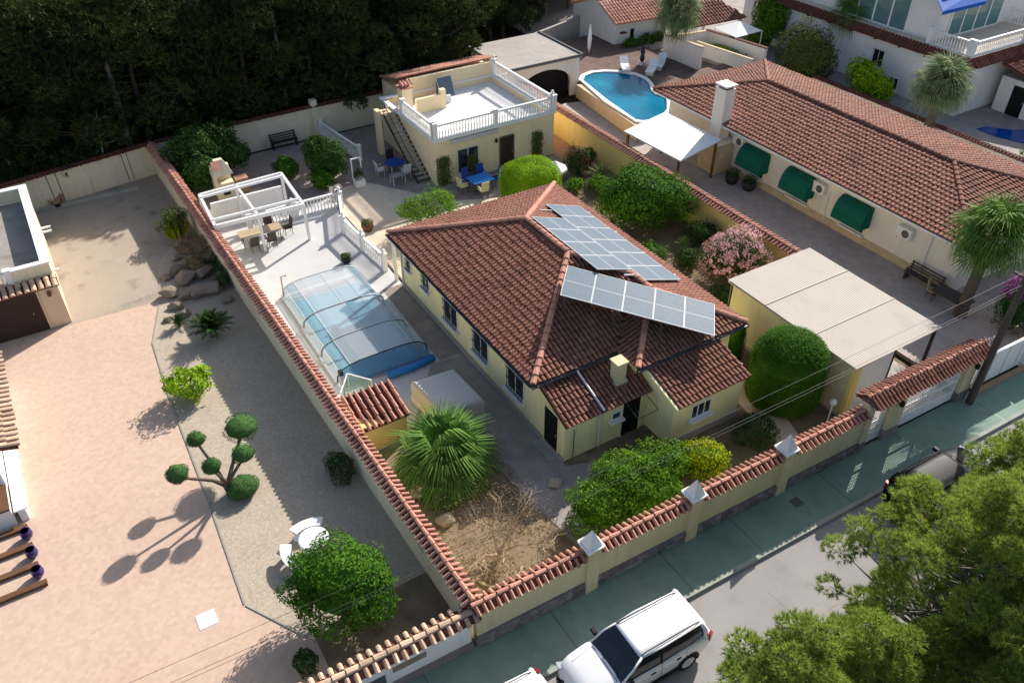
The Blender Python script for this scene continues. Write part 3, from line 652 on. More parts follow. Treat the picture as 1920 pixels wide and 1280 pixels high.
# right of the gate: neighbour's white sliding gate
g2 = thing('white_sliding_gate', 'pale blue white sliding gate right of the utility pole', 'gate', (26, -.7, 0))
SB(24.35, 27.6, -.16, -.1, .1, 1.75).build('panel', 'white_paint', g2); SB(24.3, 27.65, -.19, -.07, 1.72, 1.8).build('top_rail', 'white_paint', g2)
for u in (25.2, 26.2, 27.2): SB(u, u + .04, -.18, -.158, .15, 1.7).build('seam', 'alu', g2)
w = thing('white_gate_wall', 'whitewashed wall with reddish base beyond the white sliding gate', 'wall', (30, -.8, 0))
SB(27.7, 60, -.3, 0, 0, 1.7).build('wall', 'plaster_white', w); SB(24.0, 60, -.5, -.31, -.02, .15).build('base', 'terracotta_floor', w)
coping(w, ST(29.0, -.15), ST(60, -.15), 1.72, .3, .14, 'tile_pink', ind=False)

# ------------------------------------------------------------------ carport
C = thing('carport', 'carport with large cream corrugated roof and yellow side walls beside the gate', 'carport', (20.5, 4.5, 0))
MB().box(18.2, 18.32, 1.15, 8.15, 0, 2.66).build('side_wall', 'plaster_olive', C)
MB().box(18.2, 23.2, 8.05, 8.17, 0, 2.66).build('rear_wall', 'plaster_olive', C)
MB().box(23.05, 23.2, 4.2, 8.04, 0, 2.6).build('side_wall', 'plaster_olive', C)
MB().box(18.15, 18.5, .95, 1.14, 0, 2.66).build('post', 'plaster_bright', C)
MB().box(20.6, 20.68, 1.02, 1.1, 0, 2.66).build('post', 'steel_dark', C); MB().box(23.1, 23.2, .98, 1.1, 0, 2.66).build('post', 'steel_dark', C)
MB().box(18.5, 20.6, 1.05, 1.09, .1, 2.6).build('roller_door', 'plaster_white', C)
rf_ = MB(); n = 44
for i in range(n):
    a, b = 18.05 + 5.3 * i / n, 18.05 + 5.3 * (i + 1) / n; mm = (a + b) / 2
    for (x0, z0), (x1, z1) in (((a, 0), (mm, .028)), ((mm, .028), (b, 0))):
        rf_.add([(x0, .92, 2.74 + z0 * .5), (x1, .92, 2.74 + z1 * .5), (x1, 8.3, 2.80 + z1 * .5), (x0, 8.3, 2.80 + z0 * .5)], [(0, 1, 2, 3)])
rf_.box(18.05, 23.35, .95, 8.28, 2.68, 2.73)
rf_.build('roof', 'sheet_cream', C)
MB().box(18.05, 23.35, 3.35, 3.4, 2.76, 2.795).build('roof_seam', 'sheet_cream', C); MB().box(18.05, 23.35, 5.95, 6.0, 2.78, 2.82).build('roof_seam', 'sheet_cream', C)

# ------------------------------------------------------------------ guest house with roof terrace
Q = thing('guest_house', 'yellow flat roofed guest house with outside stair behind the villa', 'house', (17.5, 32, 0))
MB().box(13.2, 21.75, 28.2, 36.0, 0, 2.46).build('wall', 'plaster_sand', Q)
MB().box(13.2, 21.75, 28.2, 28.4, 2.46, 2.86).box(13.2, 21.75, 35.8, 36.0, 2.46, 2.86).box(13.2, 13.4, 28.4, 35.8, 2.46, 2.86).box(21.55, 21.75, 28.4, 35.8, 2.46, 2.86).build('upstand', 'plaster_sand', Q)
MB().box(13.12, 21.83, 28.1, 28.42, 2.862, 2.98).box(13.12, 21.83, 35.78, 36.05, 2.862, 2.98).box(13.12, 13.42, 28.42, 35.78, 2.862, 2.98).box(21.53, 21.83, 28.42, 35.78, 2.862, 2.98).build('roof_edge', 'white_paint', Q)
MB().box(13.405, 21.545, 28.405, 35.795, 2.462, 2.5).build('terrace_floor', 'plaster_white', Q)
MB().box(14.2, 17.5, 28.02, 28.19, 2.55, 2.8).build('shutter_box', 'terrace_white', Q)
MB().box(15.2, 21.6, 35.82, 36.05, 2.99, 3.85).build('parapet', 'plaster_sand', Q)
MB().box(14.55, 16.3, 33.3, 33.5, 2.5, 3.45).build('low_wall', 'plaster_sand', Q); MB().box(16.3, 16.65, 33.25, 33.6, 2.5, 3.75).build('small_chimney', 'plaster_sand', Q)
k = MB().box(13.6, 14.3, 33.3, 34.0, 2.5, 4.3).build('chimney', 'plaster_sand', Q)
MB().box(13.52, 14.38, 33.22, 34.08, 4.3, 4.38).box(13.7, 14.2, 33.4, 33.9, 4.38, 4.55).build('cap', 'tile_pink', k)
lay_tiles(tile_slots([(13.5, 33.2, 4.56), (14.4, 33.2, 4.56), (14.4, 33.65, 4.75), (13.5, 33.65, 4.75)], ((13.5, 33.2, 4.56), (14.4, 33.2, 4.56)), .2, 2), k, 'tile_pink', .17, .5, .07)
ra = [(14.4, 38.8, 3.2), (14.4, 36.1, 3.95), (22.2, 36.1, 3.95), (22.2, 38.8, 3.2)]
rr = deck(Q, [[ra[1], ra[2], ra[3], ra[0]][::-1]], 'tile_pink', 'lean_to_roof', .1)
lay_tiles(tile_slots(ra, (ra[0], ra[3]), .26, .36), rr, 'tile_pink', .21, .43, .08, 0)
MB().box(14.5, 22.1, 36.1, 38.6, 0, 3.15).build('lean_to_wall', 'plaster_sand', Q)
MB().box(22.15, 23.3, 35.5, 35.7, 0, 2.9).build('wing_wall', 'plaster_sand', Q)
door(Q, (18.2, 28.19, 1.05), (0, -1, 0), .95, 2.1, 'brown_door', 'gutter'); window(Q, (15.4, 28.19, 1.25), (0, -1, 0), 1.5, 1.6, frame='alu', pane='window_pane')
MB().lathe([(.03, 0), (.09, .03), (.1, .2), (.04, .28)], (17.4, 28.08, 1.9), 8).build('wall_lantern', 'steel_dark', Q)
# stair with dark treads along the left side
st = MB(); n = 15
for i in range(n):
    v = 29.1 + 4.5 * i / n; z = .1 + 2.75 * (i + 1) / n; st.box(12.35, 13.18, v, v + .2, z - .03, z + .02)
st_o = st.build('stair', 'plaster_grey', Q)
for u in (12.33, 13.17): MB().obox((u, 31.3, 1.4), (.02, 0, 0), (0, 2.3, 1.4), (0, 0, .11)).build('stringer', 'steel_dark', st_o)
rl = MB()
for i in range(0, n + 1, 1):
    v = 29.1 + 4.5 * i / n; z = .1 + 2.75 * i / n; rl.tube([(12.33, v, z), (12.33, v, z + .9)], .012, 4, False)
rl.tube([(12.33, 29.0, 1.0), (12.33, 33.6, 3.75)], .03, 6); rl.tube([(12.33, 33.6, 2.9), (12.33, 33.6, 3.75), (13.1, 33.7, 3.75)], .025, 5)
rl.build('stair_railing', 'steel_dark', st_o)
MB().box(12.0, 12.3, 33.9, 34.4, 0, 3.0).box(12.3, 13.18, 33.7, 34.4, 2.75, 2.86).build('stair_pier', 'plaster_sand', Q)
MB().lathe([(.05, 0), (.13, .05), (.14, .12), (.03, .2)], (12.9, 34.2, 3.0), 8).build('dish', 'white_paint', Q)
balustrade('roof_balustrade', 'white balustrade along the front edge of the guest house roof terrace', [(13.25, 28.2), (17.4, 28.2), (21.7, 28.2)], 2.99)
balustrade('roof_balustrade', 'short white balustrade on the stair side of the guest house roof terrace', [(13.25, 28.4), (13.25, 32.6)], 2.99)
balustrade('roof_balustrade', 'white balustrade on the right edge of the guest house roof terrace', [(21.7, 28.4), (21.7, 35.7)], 2.99, ball=True)
t = thing('roof_solar_collector', 'small dark blue solar collector propped on the guest house roof terrace', 'solar panel', (17.3, 34.6, 3))
panel(t, (16.75, 34.2, 2.75), (1, 0, 0), Vector((0, .45, .9)).normalized(), 1.1, 1.35, 10, 6, False); MB().box(16.8, 17.8, 34.85, 34.95, 2.5, 3.7).build('stand', 'gutter', t)
MB().box(17.0, 17.35, 33.9, 34.1, 2.5, 3.0).build('control_box', 'alu', t)

# ------------------------------------------------------------------ pool with telescopic cover
PN = thing('pool_enclosure', 'clear telescopic pool cover with dark arched ribs on the white terrace', 'pool cover', (3.1, 17.5, .03))
def arch(v, w, h, cu_=3.15, n=12):
    # flattened arch: steep sides, nearly flat crown
    pts = []
    for i in range(n + 1):
        t = math.pi * i / n; x = -math.cos(t); z = math.sin(t)
        pts.append((cu_ + math.copysign(abs(x) ** .55, x) * w / 2, v, .1 + (z ** .75) * h))
    return pts
def shell(parent, va, vb, w, h, name):
    A_, B_ = arch(va, w, h), arch(vb, w, h); k = len(A_); so_ = None
    for nm, m, rng_ in ((name, 'poly_white', range(4, 8)), ('side_glazing', 'poly_clear', range(0, 4)), ('side_glazing', 'poly_clear', range(8, 12))):
        b = MB()
        for i in rng_: b.add([A_[i], A_[i + 1], B_[i + 1], B_[i]], [(0, 1, 2, 3)])
        o = b.build(nm, m, so_ or parent, smooth=False); so_ = so_ or o
    return so_
wat = struct(MB().prism([(1.35, 13.9), (4.9, 13.6), (4.95, 20.9), (1.35, 21.0)], .0, .042).build('pool_water', 'water_pool'))
struct(MB().prism([(1.1, 13.55), (5.2, 13.3), (5.2, 13.6), (1.1, 13.9)], 0, .06).build('pool_edge', 'terrace_grey'))
for i, (va, vb, w_, h_, m_) in enumerate(((18.6, 21.7, 4.05, .62, 'poly_clear'), (16.1, 18.58, 4.2, .69, 'poly_clear'), (14.0, 16.08, 4.35, .76, 'poly_clear'))):
    sh = shell(PN, va, vb, w_, h_, 'cover_section')
    tube_part(sh, 'rib', arch(va, w_ + .06, h_ + .03), .035, 'steel_dark'); tube_part(sh, 'rib', arch(vb, w_ + .05, h_ + .025), .022, 'alu')
    for k in (2, 4, 6, 8, 10):
        a_, b_ = arch(va, w_ + .02, h_ + .01)[k], arch(vb, w_ + .02, h_ + .01)[k]; tube_part(sh, 'purlin', [a_, b_], .014, 'alu', 4)
    for s in (-1, 1): MB().box(3.15 + s * (w_ / 2 + .05) - .05, 3.15 + s * (w_ / 2 + .05) + .05, va, vb, .03, .13).build('ground_rail', 'alu', sh)
e = MB(); Ae = arch(13.98, 4.3, .74); e.add(Ae + [(p[0], 13.55, .08) for p in Ae], [(i, i + 1, 14 + i, 13 + i) for i in range(12)]); e.build('end_panel', 'poly_blue', PN, smooth=True)
e = MB(); Ae = arch(21.7, 4.05, .62); e.add(Ae, [tuple(range(13))]); e.build('end_panel', 'poly_clear', PN)
tb = MB().tube([(3.0, 13.15, .2), (4.2, 13.1, .2), (5.3, 13.25, .2)], .17, 8).build('rolled_pool_sheet', 'plastic_blue', None, smooth=True); tag(tb, 'rolled bright blue pool sheet lying at the end of the pool cover', 'pool sheet')
# posts at far corner of pool
t = thing('pool_shower', 'thin pool shower post at the far corner of the pool cover', 'shower', tuple(at(533, 560, 0)))
p = at(533, 560, 0); MB().tube([p, p + Vector((.05, 0, 1.3)), p + Vector((.3, -.1, 1.35))], .035, 6).build('post', 'wood_light', t); MB().lathe([(.16, 0), (.16, .05)], tuple(p + Vector((0, 0, 0.03))), 8).build('base', 'alu', t)
# glass shower cabin and pump house
t = thing('glass_windbreak', 'small white framed glass windbreak between the pool and the tiled shed', 'windbreak', (1.0, 12.3, 0))
for (a, b) in (((.35, 11.75), (1.05, 12.75)), ((1.05, 12.75), (1.75, 11.85))):
    MB().slab([(*a, .05), (*b, .05), (*b, 1.45), (*a, 1.45)], .02).build('pane', 'glass_clear', t); MB().tube([(*a, 1.46), (*b, 1.46)], .03, 4).build('rail', 'white_paint', t)
    MB().tube([(*b, .03), (*b, 1.46)], .03, 4).build('post', 'white_paint', t)
t = thing('lamp_column', 'short dark lamp column by the glass windbreak at the long wall', 'lamp post', (.7, 12.4, 0))
MB().tube([(.62, 12.2, .03), (.62, 12.2, 2.0)], .05).build('post', 'steel_grey', t); MB().box(.53, .71, 12.1, 12.3, 2.0, 2.2).build('lamp', 'steel_dark', t)
PS = thing('pump_shed', 'small yellow shed with striped salmon barrel tiles against the long wall', 'shed', (1.3, 10.3, 0))
MB().prism([(.05, 9.35), (2.15, 9.35), (2.15, 11.05), (.05, 11.05)], 0, [1.5, 1.3, 1.3, 1.5]).build('wall', 'plaster_bright', PS)
ps = [(.05, 9.25, 1.62), (2.35, 9.25, 1.35), (2.35, 11.15, 1.35), (.05, 11.15, 1.62)]
ps = [(.15, 11.2, 1.66), (.1, 9.25, 1.36), (2.25, 9.25, 1.36), (2.35, 11.2, 1.66)]
rr = deck(PS, [ps], 'tile_dark', 'roof', .08); lay_tiles(tile_slots(ps, (ps[1], ps[2]), .27, .5), rr, 'tile_pink', .16, .6, .1, 100)
MB().prism([(-.1, 9.2), (.1, 9.2), (.15, 11.15), (-.12, 11.15)], 1.3, 1.62).build('parapet', 'plaster_bright', PS)
# covered tub under a grey tarpaulin
tb = thing('covered_hot_tub', 'boxy hot tub under a pale grey rounded cover beside the villa path', 'hot tub', (4.05, 9.6, 0))
q = MB(); rings = []; hc = [at(x_, y_, 1.15) for x_, y_ in ((829, 775), (908, 747), (850, 688), (769, 714))]; hm = (hc[0] + hc[1] + hc[2] + hc[3]) / 4
for zz, ins in ((.05, 1.0), (.95, 1.0), (1.08, .97), (1.15, .88), (1.17, .6)): rings.append([(hm.x + (p.x - hm.x) * ins, hm.y + (p.y - hm.y) * ins, zz) for p in hc])
vs = [p for r in rings for p in r]; fs = [(4 * j + i, 4 * j + (i + 1) % 4, 4 * j + 4 + (i + 1) % 4, 4 * j + 4 + i) for j in range(4) for i in range(4)] + [(16, 17, 18, 19)]
q.add(vs, fs).build('cover', 'tarp_grey', tb); MB().prism([(hm.x + (p.x - hm.x) * 1.02, hm.y + (p.y - hm.y) * 1.02) for p in hc], .02, .35).build('tub_side', 'plaster_pale', tb)
a_, b_ = (hc[0] + hc[3]) / 2, (hc[1] + hc[2]) / 2; MB().tube([(a_.x, a_.y, 1.1), (hm.x + (a_.x - hm.x) * .6, hm.y + (a_.y - hm.y) * .6, 1.172), (hm.x + (b_.x - hm.x) * .6, hm.y + (b_.y - hm.y) * .6, 1.172), (b_.x, b_.y, 1.1)], .008, 4).build('cover_seam', 'tarp_grey', tb)

# ------------------------------------------------------------------ pergola, terrace railings, barbecue
PG = thing('pergola', 'white open pergola frame at the back of the pool terrace', 'pergola', (2, 28.3, 0))
bm = MB()
PGc = [(-.5, 26.4), (4.2, 26.2), (4.4, 30.4), (-.3, 30.2)]
for (a, b) in ((0, 1), (1, 2), (2, 3), (3, 0)):
    a, b = Vector((*PGc[a], 2.2)), Vector((*PGc[b], 2.2)); d = b - a; MB().obox((a + b) / 2, d / 2, d.cross(Vector((0, 0, 1))).normalized() * .07, (0, 0, .1)).build('beam', 'white_paint', PG)
for f in (.12, .85):
    a = Vector((*PGc[3], 2.3)).lerp(Vector((*PGc[0], 2.3)), f); b = Vector((*PGc[2], 2.3)).lerp(Vector((*PGc[1], 2.3)), f); d = b - a
    MB().obox((a + b) / 2, d / 2, (0, .05, 0), (0, 0, .06)).build('beam', 'white_paint', PG)
a, b = Vector((1.75, 30.3, 2.22)), Vector((1.75, 26.3, 2.22)); MB().obox((a + b) / 2, (0, 2, 0), (.06, 0, 0), (0, 0, .08)).build('beam', 'white_paint', PG)
for p in (*PGc, (1.75, 30.3), (1.75, 26.35)): MB().box(p[0] - .07, p[0] + .07, p[1] - .07, p[1] + .07, 0, 2.2).build('post', 'white_paint', PG)
MB().box(.2, 4.3, 30.5, 30.6, 0, 1.3).box(.2, 4.3, 30.48, 30.62, 1.3, 1.4).build('screen_wall', 'plaster_white', PG)
MB().box(1.9, 4.2, 30.62, 30.68, .4, 1.2).build('timber_panel', 'wood_brown', PG)
balustrade('terrace_balustrade', 'white balustrade inside the pergola at the back of the pool terrace', [(1.75, 28.9), (4.4, 29.0)], .03)
balustrade('terrace_balustrade', 'white balustrade from the pergola to the corner of the pool terrace', [(4.3, 28.95), (7.1, 28.9)], .03, ball=True)
balustrade('terrace_balustrade', 'white balustrade between the pool terrace and the cream patio', [(7.1, 28.75), (6.15, 25.9), (6.3, 23.6), (6.5, 21.2)], .03, ball=True)
balustrade('rear_balustrade', 'white balustrade descending beside the dark tree behind the pergola', [tuple(at(600, 228, 1)[:2]), tuple(at(672, 275, 1)[:2])], .03, step=.16)
bb = thing('barbecue', 'cream masonry barbecue with tiled hood behind the pergola', 'barbecue', (2.0, 34.0, 0))
MB().box(1.2, 2.3, 33.3, 34.2, 0, 1.0).box(1.2, 2.3, 33.9, 34.2, 1.0, 1.9).box(1.2, 1.35, 33.3, 33.9, 1.0, 1.6).build('body', 'plaster_cream', bb)
MB().add([(1.15, 33.25, 1.55), (2.35, 33.25, 1.55), (2.35, 34.25, 1.55), (1.15, 34.25, 1.55), (1.5, 33.8, 2.3), (2.0, 33.8, 2.3), (2.0, 34.1, 2.3), (1.5, 34.1, 2.3)], [(0, 1, 5, 4), (1, 2, 6, 5), (2, 3, 7, 6), (3, 0, 4, 7), (4, 5, 6, 7), (3, 2, 1, 0)]).build('hood', 'plaster_cream', bb)
MB().box(1.55, 1.95, 33.24, 33.26, .3, .7).build('hatch', 'dark_opening', bb); MB().box(2.45, 3.2, 33.5, 34.1, 0, .95).build('worktop', 'terracotta_floor', bb)
MB().add([(1.25, 33.3, 1.95), (1.75, 33.3, 1.95), (1.75, 33.75, 2.3), (1.25, 33.75, 2.3)], [(0, 1, 2, 3)]).build('tiled_front', 'tile_pink', bb)
# the neighbour garage left
L_ = thing('left_garage', 'cream garage with dark brown door and roof terrace at the left edge', 'garage', (-10, 29, 0))
MB().box(-22, -8.3, 24.95, 34.3, 0, 2.36).build('wall', 'plaster_beige', L_)
MB().box(-22, -8.56, 25.66, 34.09, 2.362, 2.44).build('terrace_floor', 'terrace_grey', L_)
MB().box(-10.0, -8.3, 25.45, 25.65, 2.362, 3.15).box(-8.55, -8.3, 25.65, 34.3, 2.44, 3.15).box(-22, -8.55, 34.1, 34.3, 2.44, 3.15).build('parapet', 'plaster_cream', L_)
MB().box(-10.0, -8.22, 25.38, 25.7, 3.15, 3.22).box(-8.63, -8.22, 25.7, 34.36, 3.15, 3.22).box(-22, -8.63, 34.0, 34.36, 3.15, 3.22).build('parapet_cap', 'white_paint', L_)
gr = [(-22, 24.72, 2.3), (-8.2, 24.72, 2.3), (-8.2, 25.45, 2.5), (-22, 25.45, 2.5)]
rr = deck(L_, [gr], 'tile_dark', 'tile_fringe', .06); lay_tiles(tile_slots(gr, (gr[0], gr[1]), .3, .5), rr, 'tile_cream', .24, .6, .09, 80)
door(L_, (-11.35, 24.94, 1.08), (0, -1, 0), 4.2, 2.16, 'brown_door', 'plaster_beige', 'garage_door')
MB().lathe([(.03, 0), (.09, .03), (.1, .2), (.04, .28)], (-8.75, 24.85, 1.75), 8).build('wall_lantern', 'wood_brown', L_)
MB().box(-8.3, -7.75, 29.3, 29.4, 2.7, 2.78).box(-8.3, -7.75, 29.75, 29.85, 2.7, 2.78).build('bracket', 'white_paint', L_)
MB().box(-8.3, -8.0, 25.95, 26.05, 2.35, 2.42).build('spout', 'white_paint', L_)
balustrade('garage_balustrade', 'white balustrade on the front of the left garage roof terrace', [(-14, 25.55), (-10.05, 25.55)], 2.45, .7, ball=False)
# left house eaves with white parapet and low brown bars
LH = thing('left_house', 'low house with cream tiled eaves cut off by the left edge', 'house', (-14, 17, 0))
MB().box(-20, -12.0, 14.2, 21.5, 0, 2.3).build('wall', 'plaster_white', LH)
le = [(-11.05, 14.0, 2.45), (-11.05, 20.4, 2.45), (-16, 20.4, 3.9), (-16, 14.0, 3.9)]
rr = deck(LH, [le], 'tile_dark', 'roof', .1); lay_tiles(tile_slots(le, (le[0], le[1]), .3, .42), rr, 'tile_cream', .24, .5, .09, 200)
MB().box(-11.85, -11.6, 12.8, 16.8, 0, .6).build('porch_wall', 'plaster_white', LH); MB().box(-11.95, -11.5, 12.75, 16.85, .6, .66).build('porch_coping', 'white_paint', LH)
MB().box(-20, -12.02, 12.75, 14.15, .8, .88).build('timber_deck', 'wood_brown', LH)
MB().box(-20, -12.02, 12.75, 14.15, 0, .79).build('deck_base', 'plaster_white', LH)
for i, (v, nm) in enumerate(((12.4, 'nearest the white porch wall'), (11.4, 'second from the white porch wall'), (10.4, 'third from the white porch wall'), (9.45, 'farthest from the white porch wall'))):
    o = MB().box(-18, (-11.72, -11.66, -11.6, -11.45)[i], v - .11, v + .11, .02, .16).build('brown_bar', 'wood_brown'); tag(o, 'dark brown bar on the pink paving, ' + nm, 'sleeper', 'brown bars at the left edge')  # low brown bars lying across the pink paving
for i, (x, y, nm) in enumerate(((51, 1003, 'upper'), (61, 1038, 'middle'), (72, 1074, 'lower'))):
    p = at(x, y, .15); t = thing('flower_pot', f'dark purple glazed pot on the pink paving at the left edge, {nm} of three', 'pot', (p.x, p.y, .02), 'purple pots at the left edge')
    MB().lathe([(.1, 0), (.18, .1), (.21, .25), (.17, .36), (.18, .4)], (p.x, p.y, .02), 12).build('pot', 'purple_glaze', t, smooth=True); MB().lathe([(.15, 0), (.15, .02)], (p.x, p.y, .40), 10).build('soil', 'soil', t)
# ------------------------------------------------------------------ right neighbour: long bungalow
RH = thing('long_bungalow', 'long white bungalow with brown tiled hip roof on the right', 'house', (34, 15, 0))
MB().box(30.0, 38.6, 4.4, 26.6, 0, 3.05).build('wall', 'plaster_pale', RH)
MB().box(29.93, 29.998, 4.6, 26.2, 0, .45).build('plinth', 'stone_beige', RH)
ez, ts = 3.15, .23; a0, a1, b0, b1 = 29.1, 39.3, 3.7, 27.4; hw = (a1 - a0) / 2; cu2 = (a0 + a1) / 2; zt = ez + hw * ts
A2, B2, C2, D2 = (a0, b0, ez), (a1, b0, ez), (a1, b1, ez), (a0, b1, ez); R1, R2 = (cu2, b0 + hw, zt), (cu2, b1 - hw, zt)
pl_ = [A2, R1, R2, D2][::-1]; pf_ = [A2, B2, R1]; pr_ = [B2, C2, R2, R1]; pb_ = [C2, D2, R2]
roof = deck(RH, [pl_, pf_, pr_, pb_], 'tile_dark')
sl = []
for poly, ev in ((pl_, (A2, D2)), (pf_, (A2, B2)), (pr_, (B2, C2)), (pb_, (C2, D2))): sl += tile_slots(poly, ev, .26, .34)
lay_tiles(sl, roof, 'tile_brown', .22, .39, .05, 300, lift=.06)
lay_tiles(cap_slots(A2, R1, .42, .06) + cap_slots(B2, R1, .42, .06) + cap_slots(D2, R2, .42, .06) + cap_slots(C2, R2, .42, .06) + cap_slots(R1, R2, .42, .08), roof, 'tile_brown', .28, .5, .12, 120, 'ridge_tile', 'ridge_tiles')
MB().box(a0 - .06, a0 + .02, b0, b1, ez - .13, ez - .03).build('fascia', 'white_paint', RH); MB().box(a0 + .05, a1 - .05, b0 + .05, b1 - .05, 3.03, 3.1).build('soffit', 'plaster_pale', RH)
c = MB().prism([(28.95, 20.7), (29.75, 20.7), (29.75, 21.6), (28.95, 21.6)], 2.2, 5.3).box(28.7, 29.95, 20.4, 21.9, 0, 2.2).build('chimney', 'plaster_pale', RH)
MB().box(28.9, 29.8, 20.65, 21.65, 5.45, 5.55).build('cap', 'white_paint', c); MB().box(29.05, 29.65, 20.8, 21.5, 5.3, 5.45).build('flue', 'dark_opening', c)
MB().box(28.62, 28.695, 20.4, 21.9, .1, 1.9).box(28.7, 29.95, 20.31, 20.395, .1, 1.9).build('stone_facing', 'stone_beige', c)
for i, (v, nm) in enumerate(((18.3, 'nearest the chimney'), (14.7, 'middle of three'), (10.75, 'nearest the street'))):
    t = thing('window_awning', f'rounded dark green awning on the long bungalow, {nm}', 'awning', (29.6, v, 1.0), 'green awnings on the long bungalow')
    b = MB(); w2 = 1.0; n = 8; rows = []
    for j in range(n + 1):
        th = R(95) * j / n; rows.append((29.98 - .78 * math.sin(th), 2.25 - .0 - 1.25 * (1 - math.cos(th)) if j else 2.25))
    prof = [(29.98, 2.35), (29.72, 2.3), (29.5, 2.15), (29.33, 1.9), (29.22, 1.55), (29.18, 1.15)]
    k = len(prof)
    for s in (-1, 1): b.v += [(x, v + s * (w2 - .12 * (j == 0)), z) for j, (x, z) in enumerate(prof)]
    b.f += [(j, j + 1, k + j + 1, k + j) for j in range(k - 1)]
    b.add([(x, v - w2, z) for x, z in prof] + [(29.98, v - w2, 1.15)], [tuple(range(k + 1))]); b.add([(x, v + w2, z) for x, z in prof] + [(29.98, v + w2, 1.15)], [tuple(range(k, -1, -1))])
    b.build('hood', 'fabric_green', t, smooth=False)
    rb_ = MB()
    for j in (2, 4): rb_.tube([(prof[j][0] - .01, v - w2, prof[j][1]), (prof[j][0] - .01, v + w2, prof[j][1])], .015, 4)
    rb_.build('rib', 'fabric_green', t)
    window(t, (29.995, v, 1.2), (-1, 0, 0), 1.5, 1.2, name='window')
for i, (x, y, z, nm) in enumerate(((1548, 348, 2.0, 'between the second and third green awnings'), (1700, 435, 2.0, 'below the eave nearest the street'), (1393, 262, 2.3, 'left of the first green awning'))):
    p = at(x, y, z); v = p.y; t = thing('air_conditioner', f'white air conditioner on the bungalow wall {nm}', 'air conditioner', (29.8, v, z - .3), 'air conditioners on the bungalow')
    MB().box(29.68, 29.96, v - .42, v + .42, z - .3, z + .3).build('case', 'white_paint', t)
    q = MB(); n = 14; q.add([(29.672, v - .1 + .22 * math.cos(2 * math.pi * i_ / n), z + .22 * math.sin(2 * math.pi * i_ / n)) for i_ in range(n)], [tuple(range(n))]); q.build('fan_grille', 'gutter', t)
    MB().box(29.7, 29.98, v - .35, v - .3, z - .36, z - .3).box(29.7, 29.98, v + .3, v + .35, z - .36, z - .3).build('bracket', 'gutter', t)
tube_part(RH, 'downpipe', [(29.95, 12.7, 2.0), (29.95, 12.7, .2)], .03, 'white_paint'); tube_part(RH, 'downpipe', [(29.1, 6.2, 3.0), (29.9, 6.2, 2.6), (29.9, 6.2, .2)], .05, 'white_paint')
# corrugated canopy by the pool
cp = thing('corrugated_canopy', 'white corrugated canopy on dark posts beside the neighbour pool', 'canopy', (26.2, 22, 0))
b = MB(); n = 34; o0, o1, o2 = Vector((24.35, 24.3, 2.5)), Vector((28.1, 24.9, 2.7)), Vector((24.75, 19.4, 2.4)); ex_, ey_ = o1 - o0, o2 - o0
for i in range(n):
    for f0_, f1_, h0, h1 in ((i / n, (i + .5) / n, 0, .03), ((i + .5) / n, (i + 1) / n, .03, 0)):
        b.add([o0 + ey_ * f0_ + Vector((0, 0, h0)), o0 + ey_ * f1_ + Vector((0, 0, h1)), o0 + ex_ + ey_ * f1_ + Vector((0, 0, h1)), o0 + ex_ + ey_ * f0_ + Vector((0, 0, h0))], [(0, 1, 2, 3)])
b.build('sheet', 'sheet_white', cp)
MB().slab([o0 - Vector((0, 0, .03)), o0 + ey_ - Vector((0, 0, .03)), o0 + ex_ + ey_ - Vector((0, 0, .03)), o0 + ex_ - Vector((0, 0, .03))], .04).build('frame', 'alu', cp)
for p in (o0 + ex_ * .05 + ey_ * .05, o0 + ex_ * .05 + ey_ * .95, o0 + ex_ * .95 + ey_ * .95, o0 + ex_ * .95 + ey_ * .05): MB().box(p.x - .06, p.x + .06, p.y - .06, p.y + .06, 0, p.z - .08).build('post', 'wood_brown', cp)
# neighbour pool
ZP = 1.0
pp = [tuple(at(x, y, ZP)[:2]) for x, y in ((1093, 152), (1097, 144), (1112, 138), (1135, 136), (1165, 137), (1192, 142), (1210, 150), (1218, 160), (1220, 170), (1228, 178), (1245, 183), (1250, 190), (1250, 207), (1240, 218), (1222, 226), (1205, 228), (1192, 226), (1140, 190))]
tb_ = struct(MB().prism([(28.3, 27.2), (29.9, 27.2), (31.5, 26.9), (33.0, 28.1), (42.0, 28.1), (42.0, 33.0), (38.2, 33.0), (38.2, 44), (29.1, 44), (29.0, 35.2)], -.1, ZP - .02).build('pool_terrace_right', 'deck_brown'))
cen = (sum(p[0] for p in pp) / len(pp), sum(p[1] for p in pp) / len(pp))
outer = [(p[0] + (p[0] - cen[0]) / math.hypot(p[0] - cen[0], p[1] - cen[1]) * .38, p[1] + (p[1] - cen[1]) / math.hypot(p[0] - cen[0], p[1] - cen[1]) * .38) for p in pp]
struct(MB().prism(pp, ZP - .3, ZP - .005).build('pool_water_right', 'water_deep'))
b = MB(); n = len(pp); b.v = [(x, y, ZP + .09) for x, y in pp] + [(x, y, ZP + .09) for x, y in outer] + [(x, y, ZP - .02) for x, y in outer] + [(x, y, ZP - .02) for x, y in pp]
for i in range(n):
    j = (i + 1) % n; b.f += [(i, j, n + j, n + i), (n + i, n + j, 2 * n + j, 2 * n + i), (3 * n + i, 3 * n + j, j, i)]
struct(b.build('pool_coping_right', 'plaster_white'))
w = thing('pool_retaining_wall', 'peach lit retaining wall below the kidney shaped pool', 'wall', (28.4, 31, 0))
MB().prism([(27.7, 27.0), (28.28, 27.0), (28.98, 35.2), (28.6, 35.4)], 0, .98).build('wall', 'plaster_beige', w)
